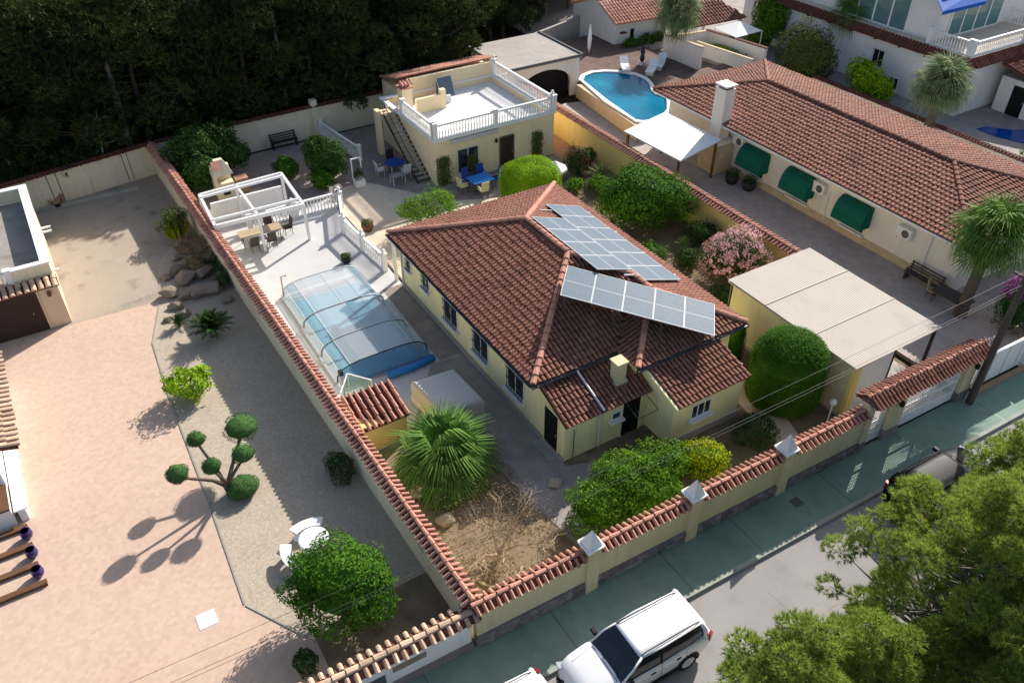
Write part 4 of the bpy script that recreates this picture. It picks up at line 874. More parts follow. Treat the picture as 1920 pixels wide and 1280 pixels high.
# arch garage
AG = thing('arched_garage', 'flat roofed grey garage with large dark arched opening beyond the guest house', 'garage', (26, 38.5, 0))
b = MB(); n = 16; y = 35.85
ax0, ax1 = 24.0, 28.4; ac = (ax0 + ax1) / 2; ar = (ax1 - ax0) / 2
arc = [(ac - ar * math.cos(math.pi * i / n), 1.15 + 1.2 * math.sin(math.pi * i / n)) for i in range(n + 1)]
topz = 2.82
for i in range(n): b.add([(arc[i][0], y, arc[i][1]), (arc[i + 1][0], y, arc[i + 1][1]), (arc[i + 1][0], y, topz), (arc[i][0], y, topz)], [(0, 1, 2, 3)])
b.box(23.1, ax0, y - .002, y + .2, 0, topz).box(ax1, 29.1, y - .002, y + .2, 0, topz)
for i in range(n): b.add([(arc[i][0], y, arc[i][1]), (arc[i + 1][0], y, arc[i + 1][1]), (arc[i + 1][0], y + .25, arc[i + 1][1]), (arc[i][0], y + .25, arc[i][1])], [(3, 2, 1, 0)])
b.box(23.1, 23.3, y + .2, 41.5, 0, topz).box(28.9, 29.1, y + .2, 41.5, 0, topz).box(23.3, 28.9, 41.3, 41.5, 0, topz)
b.build('wall', 'plaster_pale', AG)
MB().box(22.95, 29.25, 35.7, 41.65, 2.822, 3.0).build('roof', 'plaster_grey', AG); MB().box(ax0, ax1, 36.3, 36.34, 0, 2.4).build('garage_door', 'dark_opening', AG)  # near-black panel paints the shade inside the open arch, not a door
MB().box(22.95, 29.25, 35.62, 35.7, 2.9, 3.08).box(29.15, 29.3, 35.7, 41.65, 3.0, 3.1).build('roof_edge', 'gutter', AG)
# pool house
SH = thing('pool_house', 'small white pool house with pale pink tiled roof at the top', 'house', (39, 43, 0))
MB().prism([(36.3, 41.0), (41.2, 40.4), (42.0, 46.5), (36.3, 47.0)], 0, 2.75).build('wall', 'plaster_white', SH)
rg = [(35.9, 47.4, 3.9), (35.8, 43.8, 3.9)]
g1 = [(36.0, 40.6, 2.75), (41.5, 40.1, 2.75), (41.8, 43.6, 4.0), (36.2, 43.8, 4.0)]; g2_ = [(42.2, 47.0, 2.75), (36.3, 47.4, 2.75), (36.2, 43.8, 4.0), (41.8, 43.6, 4.0)]
rr = deck(SH, [g1, g2_], 'tile_cream', 'roof', .1); lay_tiles(tile_slots(g1, (g1[0], g1[1]), .3, .4) + tile_slots(g2_, (g2_[1], g2_[0]), .3, .4), rr, 'tile_pink', .235, .46, .09, 0)
MB().add([(36.31, 40.9, 2.75), (36.31, 47.0, 2.75), (36.31, 43.8, 3.95)], [(0, 2, 1)]).build('gable', 'plaster_white', SH)
door(SH, (38.0, 40.79, 1.1), (.1, -1, 0), .7, 2.0, 'dark_opening', 'plaster_white')
MB().box(36.6, 37.1, 40.45, 40.75, 1.9, 2.0).build('canopy', 'tile_dark', SH)
t = thing('folded_parasol', 'folded white parasol standing by the pool house', 'parasol', tuple(at(1105, 105, 1)))
p = at(1104, 100, 1); MB().lathe([(.02, 0), (.14, .5), (.17, 1.2), (.06, 2.1), (.02, 2.3)], (p.x, p.y, 1.0), 8).build('canopy', 'fabric_white', t, smooth=True); MB().tube([(p.x, p.y, .95), (p.x, p.y, 1.4)], .03).build('pole', 'alu', t)
# terrace walls beyond the bungalow
for nm, poly, z0, z1, lab in (('garden_wall', [(38.0, 36.9), (38.5, 33.1), (38.75, 33.1), (38.3, 37.0)], .9, 2.6, 'pale garden wall at the corner of the kidney pool terrace'),
                              ('garden_wall', [(38.3, 37.0), (42.2, 36.4), (42.2, 36.15), (38.3, 36.7)], .9, 2.4, 'short pale garden wall under the brown tiled porch'),
                              ('garden_wall', [(42.0, 36.4), (42.8, 30.7), (43.1, 30.7), (42.3, 36.4)], 0, 2.45, 'tall pale garden wall with dark coping below the white canopy'),
                              ('planter_wall', [(40.6, 36.0), (41.3, 30.5), (41.5, 30.5), (40.8, 36.0)], 0.9, 1.9, 'low planter wall holding yellow green plants near the kidney pool')):
    t = thing(nm, lab, 'wall', (poly[0][0], poly[0][1], 0)); MB().prism(poly, z0, z1).build('wall', 'plaster_pale', t)
    cx, cy = sum(p[0] for p in poly) / 4, sum(p[1] for p in poly) / 4
    MB().prism([(cx + (p[0] - cx) * 1.01 + math.copysign(.06, p[0] - cx), cy + (p[1] - cy) * 1.01) for p in poly], z1, z1 + .08).build('coping', 'tile_dark' if 'dark' in lab else 'plaster_beige', t)
t = thing('brown_porch_roof', 'reddish brown tiled porch roof next to the tall palm at the top', 'porch', (43, 39, 0))
bp = [(40.5, 37.2, 2.6), (46.8, 36.9, 2.6), (45.8, 39.2, 3.5), (42.0, 39.4, 3.5)]; bp2 = [(46.8, 36.9, 2.6), (47.0, 42, 2.6), (45.8, 39.2, 3.5)]; bp3 = [(40.3, 42, 2.6), (40.5, 37.2, 2.6), (42.0, 39.4, 3.5)]
bp4 = [(47.0, 42, 2.6), (40.3, 42, 2.6), (42.0, 39.4, 3.5), (45.8, 39.2, 3.5)]
rr = deck(t, [bp, bp2, bp3, bp4], 'tile_brown', 'roof', .1); lay_tiles(tile_slots(bp, (bp[0], bp[1]), .3, .4) + tile_slots(bp3, (bp3[0], bp3[1]), .3, .4), rr, 'tile_brown', .235, .46, .09, 0)
for p in ((40.8, 37.4), (46.4, 37.2), (46.6, 41.6), (40.7, 41.6)): MB().box(p[0] - .12, p[0] + .12, p[1] - .12, p[1] + .12, 0, 2.6).build('post', 'plaster_pale', t)
t = thing('white_gazebo', 'small white pyramid canopy beside the green garden at the top', 'gazebo', (44, 35, 0))
gz = [tuple(at(x, y, 2.6)) for x, y in ((1340, 52), (1380, 71), (1430, 58), (1388, 40))]; gc = tuple(at(1386, 40, 3.1))
MB().add(gz + [gc], [(0, 1, 4), (1, 2, 4), (2, 3, 4), (3, 0, 4)]).build('canopy', 'fabric_white', t)
for q in gz: MB().tube([(q[0] * .98 + gc[0] * .02, q[1] * .98 + gc[1] * .02, 0), (q[0] * .98 + gc[0] * .02, q[1] * .98 + gc[1] * .02, 2.58)], .05).build('post', 'white_paint', t)
# low dark roof and wall between bungalow and white house
w = thing('low_garden_wall', 'low beige wall with dark red coping behind the long bungalow', 'wall', (44.5, 17, 0))
MB().prism([(44.4, 27), (44.65, 27), (44.85, 5), (44.6, 5)], 0, 1.15).build('wall', 'plaster_pale', w); coping(w, (44.5, 27), (44.72, 5), 1.16, .25, .1, 'tile_dark', ind=False, cap=False)
# ------------------------------------------------------------------ big white house
BH = thing('white_house', 'large white two storey house with glazed upper terrace, top right corner', 'house', (55, 26, 0))
MB().box(49.6, 70, 18.4, 40, 0, 3.7).build('wall', 'plaster_white', BH)
MB().box(50.5, 70, 22.3, 40, 4.1, 7.2).build('upper_wall', 'plaster_white', BH); MB().box(49.7, 70, 18.5, 40, 3.95, 4.1).build('terrace_floor', 'cream_tile', BH)
for poly, ev in (([(49.1, 40, 3.6), (49.1, 17.9, 3.6), (49.8, 18.5, 4.1), (49.8, 40, 4.1)], ((49.1, 40, 3.6), (49.1, 17.9, 3.6))), ([(49.1, 17.9, 3.6), (70, 17.9, 3.6), (70, 18.5, 4.1), (49.8, 18.5, 4.1)], ((49.1, 17.9, 3.6), (70, 17.9, 3.6)))):
    rr = deck(BH, [poly], 'tile_dark', 'tile_band', .12); lay_tiles(tile_slots(poly, ev, .3, 2), rr, 'tile_dark', .235, .8, .09, 0)
for x, y, z in ((1683, 96, 2.2), (1655, 160, .8)):
    p = at(x, y, z); window(BH, (49.59, p.y, z - .1), (-1, 0, 0), 1.0 if z > 1 else .8, 1.2 if z > 1 else .9, frame='plaster_white', bars=4 if z > 1 else 0)
for k in range(9): MB().box(49.3, 49.58, 19.5 + k * 2.2, 19.62 + k * 2.2, 3.35, 3.5).build('bracket', 'steel_dark', BH)
# glazed upper front
b = MB(); gl = MB()
for (x0, y0, x1, y1, n) in ((50.44, 24.6, 50.44, 30.5, 4), (52.0, 22.24, 58, 22.24, 4)):
    for k in range(n + 1):
        f = k / n; x, y = x0 + (x1 - x0) * f, y0 + (y1 - y0) * f; b.box(x - .06, x + .06, y - .06, y + .06, 4.1, 6.9)
    for z in (4.15, 6.9): b.box(min(x0, x1) - .05, max(x0, x1) + .05, min(y0, y1) - .05, max(y0, y1) + .05, z - .05, z + .05)
    gl.box(min(x0, x1) - .02, max(x0, x1) + .02, min(y0, y1) - .02, max(y0, y1) + .02, 4.2, 6.85)
go = b.build('window_wall', 'white_paint', BH); gl.build('pane', 'glass_teal', go)
MB().box(50.45, 50.49, 24.6, 30.5, 4.1, 6.9).build('glazing_back', 'window_pane', BH)
t = thing('blue_awning', 'bright blue sloping awning over the glazed terrace of the white house', 'awning', (53, 21, 6))
aw = [tuple(at(x, y, z)) for x, y, z in ((1768, 22, 6.6), (1850, 2, 6.6), (1850, -28, 7.25), (1752, -12, 7.25))]; MB().slab(aw, .04).build('cloth', 'fabric_blue', t)
MB().slab([Vector(aw[1]), Vector(aw[0]), Vector(aw[0]) - Vector((0, 0, .25)), Vector(aw[1]) - Vector((0, 0, .25))], .02).build('valance', 'fabric_blue', t)
for q in aw[:2]: MB().tube([q, (q[0] + .3, q[1] + 1.6, 6.0)], .03).build('arm', 'white_paint', t)
balustrade('house_balustrade', 'white balustrade along the front terrace of the white house', [(50.0, 18.75), (56.0, 18.75), (62, 18.75)], 4.1, 1.0, .22)
balustrade('house_balustrade', 'white balustrade on the left side of the white house terrace', [(50.0, 19.0), (50.0, 22.2)], 4.1, 1.0, .22)
balustrade('house_balustrade', 'short white balustrade at the far end of the white house terrace', [tuple(at(1885, 15, 5)[:2]), tuple(at(1935, 28, 5)[:2])], 4.1, 1.0, .22)
t = thing('garden_annex', 'low white annex with dark red roof and dark doorway at the right edge', 'annex', (54, 17, 0))
MB().box(53.2, 60, 14.2, 17.8, 0, 2.5).build('wall', 'plaster_white', t)
ga = [(52.6, 13.8, 2.5), (60, 13.8, 2.5), (60, 17.85, 3.5), (52.6, 17.85, 3.5)]; rr = deck(t, [ga], 'tile_dark', 'roof', .12); lay_tiles(tile_slots(ga, (ga[0], ga[1]), .3, .4), rr, 'tile_dark', .235, .46, .09, 0)
door(t, (53.19, 16.2, 1.1), (-1, 0, 0), 1.1, 2.1, 'dark_opening', 'plaster_white')
bpw = [tuple(at(x, y, .1)[:2]) for x, y in ((1832, 241), (1850, 237), (1875, 241), (1900, 244), (1960, 240), (1960, 280), (1920, 268), (1870, 256))]
struct(MB().prism(bpw, 0, .1).build('pool_water_far', 'water_blue'))
# ------------------------------------------------------------------ foliage helpers (numpy)
def unit(a): return a / np.maximum(np.linalg.norm(a, axis=1, keepdims=True), 1e-9)
def sphere_pts(n, lo=-1.0):
    z = rng.uniform(lo, 1, n); t = rng.uniform(0, 2 * np.pi, n); r = np.sqrt(1 - z * z); return np.stack([r * np.cos(t), r * np.sin(t), z], 1)
def leaf_quads(P, N, L, Wd, tilt=0.6):
    """one diamond-shaped leaf per point, lying roughly across the normal N"""
    n = len(P); a = unit(np.cross(N, rng.normal(size=(n, 3)))); d = unit(a + N * rng.uniform(-.1, 1.0, (n, 1)) * tilt); s = unit(np.cross(d, N + rng.normal(size=(n, 3)) * .45))
    l = L * rng.uniform(.7, 1.25, (n, 1)); w = Wd * rng.uniform(.7, 1.2, (n, 1))
    up = np.cross(s, d)
    V = np.stack([P, P + d * l * .5 + s * w / 2 + up * l * .06, P + d * l - up * l * .05, P + d * l * .5 - s * w / 2 + up * l * .06], 1).reshape(-1, 3)
    return V, np.arange(4 * n).reshape(n, 4)
def needle_tufts(P, D, nn, L, Wd):
    """pine tufts: nn thin needles fanning out from each point about direction D"""
    n = len(P); P = np.repeat(P, nn, 0); D = np.repeat(D, nn, 0)
    d = unit(D + rng.normal(size=(n * nn, 3)) * .55); s = unit(np.cross(d, rng.normal(size=(n * nn, 3)))) * Wd / 2; l = L * rng.uniform(.6, 1.15, (n * nn, 1))
    V = np.stack([P - s, P + s, P + d * l], 1).reshape(-1, 3); return V, np.arange(3 * n * nn).reshape(-1, 3)
def blob_shell(c, r, n, depth=.25, lo=-.75, lump=.16, seed=0):
    """points and normals near the surface of an uneven ellipsoid"""
    g = np.random.default_rng(seed); S_ = sphere_pts(n, lo); ph = g.uniform(0, 6.28, (6, 3)); fr = g.uniform(1.5, 4.5, (6, 3))
    k = 1 + lump * sum(np.sin(S_ @ np.diag(fr[i]) @ np.ones(3) + ph[i, 0]) * np.cos(S_[:, 0] * fr[i, 1] * 1.3 + ph[i, 1]) for i in range(6)) / 2.2
    k = k * (1 - depth * rng.random(n) ** 2); return np.array(c) + S_ * np.array(r) * k[:, None], unit(S_ / np.array(r))
def crown_mesh(blobs, n, L, Wd, m, depth=.3, lump=.16, lo=-.75, name='crown'):
    area = np.array([b[1][0] * b[1][2] for b in blobs]); cnt = (n * area / area.sum()).astype(int); Vs = []; Fs = []; k = 0
    for i, (c, r) in enumerate(blobs):
        P, N = blob_shell(c, r, cnt[i], depth, lo, lump, int(rng.integers(1e6)))
        keep = np.ones(len(P), bool)
        for j, (c2, r2) in enumerate(blobs):
            if j != i: keep &= (((P - np.array(c2)) / (np.array(r2) * .72)) ** 2).sum(1) > 1
        P, N = P[keep], N[keep]
        q = rng.choice(len(P), max(1, len(P) // 70)); ln = rng.uniform(.12, .34, (len(q), 1)) * min(1.0, float(np.mean(r))); dr = unit(N[q] + np.array([0, 0, .6]) + rng.normal(size=(len(q), 3)) * .3)   # stray shoots break the outline
        Ps = [P] + [P[q] + dr * ln * f for f in (.25, .4, .55, .7, .85, 1.0)]; Ns = [N] + [dr] * 6
        V, F = leaf_quads(np.concatenate(Ps), np.concatenate(Ns), L, Wd); Vs.append(V); Fs.append(F + k); k += len(V)
    return npmesh(name, np.concatenate(Vs), np.concatenate(Fs), m)
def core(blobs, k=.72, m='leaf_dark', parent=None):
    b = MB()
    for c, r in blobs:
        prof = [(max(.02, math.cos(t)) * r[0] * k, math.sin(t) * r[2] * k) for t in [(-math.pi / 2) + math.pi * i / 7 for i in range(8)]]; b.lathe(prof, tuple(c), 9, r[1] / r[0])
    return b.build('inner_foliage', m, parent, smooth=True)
def shrub(name, label, cat, base, blobs, n, L, Wd, m, depth=.3, lump=.16, stems=3, corem=None, trunk=.05, group=None, lo=-.75, bark='bark'):
    """base (x, y, z) with blobs given relative to it"""
    t = thing(name, label, cat, tuple(base), group); bx = Vector(base)
    B_ = [(tuple(bx + Vector(c)), r) for c, r in blobs]
    link('crown', crown_mesh(B_, n, L, Wd, m, depth, lump, lo), t)
    if corem: core(B_, .7, corem, t)
    st = MB()
    for i in range(stems):
        c, r = B_[i % len(B_)]; a = 2 * math.pi * i / max(1, stems) + 1; q = bx + Vector((math.cos(a), math.sin(a), 0)) * trunk * (0.8 if stems > 1 else 0)
        tip = Vector(c) + Vector((math.cos(a) * r[0] * .4, math.sin(a) * r[1] * .4, r[2] * .2)) if stems > 1 else Vector(c)
        st.tube([q - Vector((0, 0, .05)), q.lerp(tip, .45) + Vector((rng.uniform(-.05, .05), rng.uniform(-.05, .05), 0)), tip], [trunk, trunk * .7, trunk * .25], 6)
    st.build('trunk', bark, t)
    return t
def G0(x, y, z=0.02):
    p = at(x, y, z); return (p.x, p.y, z)

# ------------------------------------------------------------------ left plot plants
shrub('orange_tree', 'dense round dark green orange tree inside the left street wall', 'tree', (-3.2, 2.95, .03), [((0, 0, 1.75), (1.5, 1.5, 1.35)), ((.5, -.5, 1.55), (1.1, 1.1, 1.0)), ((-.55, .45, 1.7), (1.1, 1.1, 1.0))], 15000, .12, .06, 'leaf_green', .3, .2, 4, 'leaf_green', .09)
shrub('bright_shrub', 'small bright lime green shrub alone at the gravel edge', 'shrub', G0(360, 742), [((0, 0, .75), (.85, .85, .6)), ((.35, .2, .8), (.6, .6, .45)), ((-.4, .15, .75), (.55, .55, .45)), ((.05, -.4, .6), (.5, .5, .45))], 3600, .15, .085, 'leaf_lime', .55, .3, 5, None, .05)
def pinnate_mesh(L, m, n=22, ll=.22, arch_=.5):
    b = MB(); pts = []
    for i in range(n + 1):
        f = i / n; pts.append(Vector((f * L * (1 - .12 * f), 0, L * (arch_ * f - .62 * f * f))))
    b.tube(pts[::3] + [pts[-1]], [.014] * len(pts[::3]) + [.003], 4)
    for i in range(2, n):
        p = pts[i]; w = ll * math.sin(math.pi * (i / n) ** .8) + .03; d = (pts[i + 1] - pts[i]).normalized()
        for s in (-1, 1):
            tip = p + Vector((d.x * w * .55, s * w, -.1 * w + .25 * w)); e = d * .012
            b.add([p - e, p + e, tip], [(0, 1, 2)])
    return b.mesh('frond', m)
def fan_mesh(pet, rad, m, nb=26, spread=300, droop=.35):
    """palmate frond along +x: petiole then a fan of narrow blades folded and drooping at the tips"""
    b = MB(); b.tube([(0, 0, 0), (pet * .6, 0, pet * .06), (pet, 0, 0)], [.02, .014, .01], 4)
    o = Vector((pet, 0, 0))
    for i in range(nb):
        a = R(-spread / 2 + spread * i / (nb - 1)); rr = rad * (1 - .28 * abs(a) / R(spread / 2)) * rng.uniform(.92, 1.06)
        d = Vector((math.cos(a), math.sin(a), .05 * math.cos(a))); s = Vector((-math.sin(a), math.cos(a), 0)); w = rad * .026
        mid = o + d * rr * .62 + Vector((0, 0, .03)); tip = o + d * rr - Vector((0, 0, rr * droop * rng.uniform(.6, 1.5)))
        b.add([o, mid - s * w, mid + s * w, tip - s * w * .1, tip + s * w * .1], [(0, 1, 2), (1, 3, 4, 2)])
    return b.mesh('frond', m)
def palm(name, label, base, th, tr, mesh, n, el0, el1, scale=1.0, bark='bark', dead=None, nd=0, cat='palm'):
    t = thing(name, label, cat, tuple(base)); x, y, z = base
    k = 7; MB().tube([(x + .03 * i * (th / 6), y, z - .05 + th * i / k) for i in range(k + 1)], [tr * (1.25 if i == 0 else 1.0 - .25 * i / k) * (1 + .06 * (i % 2)) for i in range(k + 1)], 9).build('trunk', bark, t)
    top = Vector((x + .03 * 7 * (th / 6), y, z + th - .05))
    for i in range(n):
        a = i * 2.39996; el = el0 + (el1 - el0) * (i / max(1, n - 1)) + rng.uniform(-7, 7)
        mw = Matrix.Translation(top + Vector((0, 0, -.12 * i / n))) @ Matrix.Rotation(a, 4, 'Z') @ Matrix.Rotation(-R(el), 4, 'Y') @ Matrix.Rotation(rng.uniform(-.5, .5), 4, 'X') @ Matrix.Scale(scale * rng.uniform(.85, 1.1), 4)
        place('frond', mesh, t, None, mw=mw)
    for i in range(nd):
        mw = Matrix.Translation(top + Vector((0, 0, -.25))) @ Matrix.Rotation(i * 2.39996, 4, 'Z') @ Matrix.Rotation(R(rng.uniform(60, 82)), 4, 'Y') @ Matrix.Scale(scale * .8, 4); place('dry_frond', dead, t, None, mw=mw)
    return t
sago = pinnate_mesh(1.0, 'leaf_dark', 26, .16, .75)
palm('sago_palm', 'dark green sago palm with spiky rosette at the rockery corner', G0(400, 630), .35, .18, sago, 78, 84, 4, 1.3, cat='cycad')
palm('sago_palm', 'small dark sago palm in front of the rockery boulders', G0(337, 612), .15, .1, sago, 34, 80, 10, .7, cat='cycad')
# topiary with six clipped pads
tp = thing('cloud_topiary', 'cloud pruned topiary with six clipped green pads on the gravel', 'topiary', G0(430, 925))
bs = Vector(G0(432, 925)); PADS = [((332, 888), 1.9, .42, .34), ((367, 823), 1.9, .36, .26), ((396, 874), 1.9, .34, .30), ((452, 800), 1.7, .66, .34), ((455, 850), 2.0, .42, .30), ((455, 912), .35, .62, .34)]
stm = MB()
for i, ((x, y), z, r, h) in enumerate(PADS):
    c = at(x, y, z); n = 2600 if r > .5 else 1500
    P, N = blob_shell(tuple(c), (r, r * (1.15 if i == 3 else .95), h), n, .1, -1, .1, i); V, F = leaf_quads(P, N, .05, .03, .4)
    pd = link('pad', npmesh('pad', V, F, 'leaf_box'), tp); core([(tuple(c), (r, r, h))], .93, 'leaf_box', pd)
    if i < 5:
        m1 = bs.lerp(c, .35) + Vector((0, 0, .25)); stm.tube([bs, bs + Vector((-.1 + .04 * i, .05, .5)), m1 + Vector((rng.uniform(-.1, .1), rng.uniform(-.1, .1), 0)), c - Vector((0, 0, h * .6))], [.12, .095, .07, .05], 7)
stm.build('stem', 'bark', tp)
b = Vector(G0(335, 445))
t = thing('succulent_clump', 'tall yellowish green succulent clump against the long wall', 'plant', tuple(b)); Vs = []
q = MB()
for i in range(46):
    a, r = rng.uniform(0, 6.28), rng.uniform(0, .75); p = b + Vector((math.cos(a) * r * .6, math.sin(a) * r * .6, 0)); h = rng.uniform(.8, 1.6) * (1 - .3 * r); tip = p + Vector((math.cos(a) * r * .6, math.sin(a) * r * .6, h)); q.tube([p, p.lerp(tip, .6) + Vector((0, 0, .1)), tip], [.045, .05, .015], 5)
q.build('stems', 'leaf_yellow', t)
P, N = blob_shell(tuple(b + Vector((0, 0, 1.1))), (.8, .8, .6), 900, .6, -.6, .3, 3); V, F = leaf_quads(P, N, .2, .06); link('leaves', npmesh('leaves', V, F, 'leaf_olive'), t)
shrub('creeper_shrub', 'dark creeping shrub at the foot of the long wall', 'shrub', G0(640, 890), [((0, 0, .4), (.5, .8, .5))], 1500, .1, .05, 'leaf_dark', .4, .25, 2, None, .03)
shrub('corner_plant', 'small dark plant inside the weathered street wall', 'plant', G0(578, 1258), [((0, 0, .5), (.35, .35, .5))], 900, .12, .05, 'leaf_dark', .4, .25, 2, None, .03)
# rockery
rk = []
for (x, y, s, z) in ((318, 548, .55, .25), (330, 575, .42, .1), (345, 590, .4, .1), (372, 545, .5, .3), (398, 540, .6, .3), (350, 520, .6, .3), (385, 510, .55, .35), (330, 505, .45, .3), (360, 490, .5, .3), (395, 480, .5, .3), (330, 480, .4, .25), (415, 520, .5, .3), (315, 600, .3, .05), (375, 465, .45, .3), (340, 460, .35, .2), (425, 560, .4, .2), (350, 555, .42, .15), (312, 520, .35, .1)):
    rk.append((x, y, s, z))
places = ('front left of the rockery', 'beside the small sago palm', 'just above the small sago palm', 'middle of the rockery front', 'behind the large sago palm', 'pale block in the rockery centre', 'rockery centre towards the wall', 'left rim of the rockery', 'upper middle of the rockery', 'upper rockery beside the wall', 'upper left rim of the rockery', 'at the wall foot in the rockery', 'lowest small stone of the rockery edge', 'top of the rockery near the wall', 'topmost small rockery stone', 'between the large sago palm and the wall', 'low middle of the rockery front', 'outer left tip of the rockery')
for i, (x, y, s, z) in enumerate(rk):
    p = at(x, y, z); S_ = sphere_pts(26); b = MB(); import bmesh
    bmn = bmesh.new()
    for q in S_ * np.array([s, s * rng.uniform(.7, 1.1), s * rng.uniform(.5, .8)]) * rng.uniform(.75, 1.1, (26, 1)): bmn.verts.new(Vector(q) + p)
    bmesh.ops.convex_hull(bmn, input=bmn.verts); me = bpy.data.meshes.new('boulder'); bmn.to_mesh(me); bmn.free(); me.materials.append(M['rock'])
    o = link('boulder', me); tag(o, 'brown rockery boulder, ' + places[i], 'boulder', 'rockery boulders by the long wall')
shrub('rockery_shrub', 'dry brown rockery shrub above the boulders', 'shrub', G0(385, 478), [((0, 0, .4), (.9, 1.2, .5)), ((-.4, 1.0, .4), (.7, .8, .4)), ((-.9, -1.4, .3), (.7, .9, .4))], 4200, .13, .05, 'leaf_dry', .6, .3, 4, None, .03)

shrub('rockery_bush', 'dark low bush in the shade between the rockery and the long wall', 'bush', G0(420, 530), [((0, 0, .4), (.5, .9, .45)), ((.1, 1.3, .35), (.4, .8, .4))], 1800, .1, .05, 'leaf_dark', .5, .3, 3, None, .03)
# ------------------------------------------------------------------ villa garden plants
fan = fan_mesh(.8, .85, 'leaf_palm', 26, 210, .55); fan_dry = fan_mesh(.5, .7, 'leaf_dry', 18, 200, .5)
palm('fan_palm', 'low fan palm with wide glossy leaves near the hot tub', G0(835, 882), .6, .22, fan, 46, 74, -8, 1.45, dead=fan_dry, nd=8)
# leafless tree
bt = thing('bare_tree', 'leafless brown tree in the dry front corner bed', 'tree', (2.2, 2.3, .02)); b = MB(); bs = Vector((2.2, 2.3, .02))
tw = []
def grow(p, d, l, r, lv):
    q = p + d * l; mid = p.lerp(q, .5) + Vector((rng.uniform(-.05, .05), rng.uniform(-.05, .05), rng.uniform(-.03, .05))) * l
    b.tube([p, mid, q], [r, r * .8, r * .6], 5 if lv < 3 else 3, False)
    if lv >= 5: return
    for k in range(3 if lv < 4 else 3):
        dd = (d + Vector((rng.normal(), rng.normal(), rng.normal() * .5)) * .55).normalized(); grow(q if k else mid, dd, l * rng.uniform(.6, .85), r * .55, lv + 1)
for k in range(6):
    a = k * 1.05 + .3; grow(bs + Vector((0, 0, .25)), Vector((math.cos(a) * .8, math.sin(a) * .8, .75)).normalized(), rng.uniform(.75, 1.05), .06, 1)
b.tube([bs - Vector((0, 0, .05)), bs + Vector((0, 0, .35))], [.13, .1], 8); b.build('branches', 'twig', bt)
P, N = blob_shell((2.5, 2.7, 1.2), (2.2, 2.1, 1.0), 1300, .8, -.5, .2, 5); V, F = leaf_quads(P, N, .06, .03); link('dry_leaves', npmesh('dry_leaves', V, F, 'leaf_dry'), bt)
ring = MB(); n = 28
for i in range(15, 26):
    a = 2 * math.pi * i / n; ring.obox((2.0 + .85 * math.cos(a), 2.0 + .85 * math.sin(a), .05), (.1 * -math.sin(a), .1 * math.cos(a), 0), (.04 * math.cos(a), .04 * math.sin(a), 0), (0, 0, .06))
o = ring.build('tree_ring', 'wood_light'); tag(o, 'pale edging ring round the leafless tree', 'edging')
P = np.stack([rng.uniform(.3, 6.0, 5200), rng.uniform(.1, 7.5, 5200), rng.uniform(.025, .1, 5200)], 1); P = P[(np.sin(P[:, 0] * 2.1 + 1) * np.cos(P[:, 1] * 1.7) + rng.normal(size=len(P)) * .5 > -.1) & (P[:, 0] < 4.9)]; V, F = leaf_quads(P, np.tile([0, 0, 1.0], (len(P), 1)) + rng.normal(size=(len(P), 3)) * .4, .16, .035)
o = link('dry_litter', npmesh('dry_litter', V, F, 'leaf_dry')); o['kind'] = 'stuff'; o['label'] = 'dry fallen leaves and twigs scattered over the front corner bed'; o['category'] = 'leaf litter'
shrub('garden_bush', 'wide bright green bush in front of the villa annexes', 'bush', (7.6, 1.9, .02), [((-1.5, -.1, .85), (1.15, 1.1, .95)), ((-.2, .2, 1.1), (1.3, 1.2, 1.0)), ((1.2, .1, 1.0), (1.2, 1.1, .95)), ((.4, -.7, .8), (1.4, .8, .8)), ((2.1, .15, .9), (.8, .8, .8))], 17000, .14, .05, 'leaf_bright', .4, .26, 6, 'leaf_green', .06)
shrub('yellow_bush', 'yellow green bush right of the wide green bush', 'bush', G0(1312, 888), [((0, 0, .75), (.85, .85, .75)), ((.45, -.1, .7), (.6, .6, .55)), ((-.3, .3, .8), (.6, .6, .6))], 4200, .12, .05, 'leaf_yellow', .4, .22, 4, 'leaf_bright', .05)
shrub('shaded_bush', 'dark shaded bush before the last street wall pilaster', 'bush', G0(1410, 830), [((0, 0, .7), (.85, .85, .7)), ((.4, .2, .6), (.6, .6, .5))], 2600, .12, .05, 'leaf_dark', .4, .25, 4, None, .05)
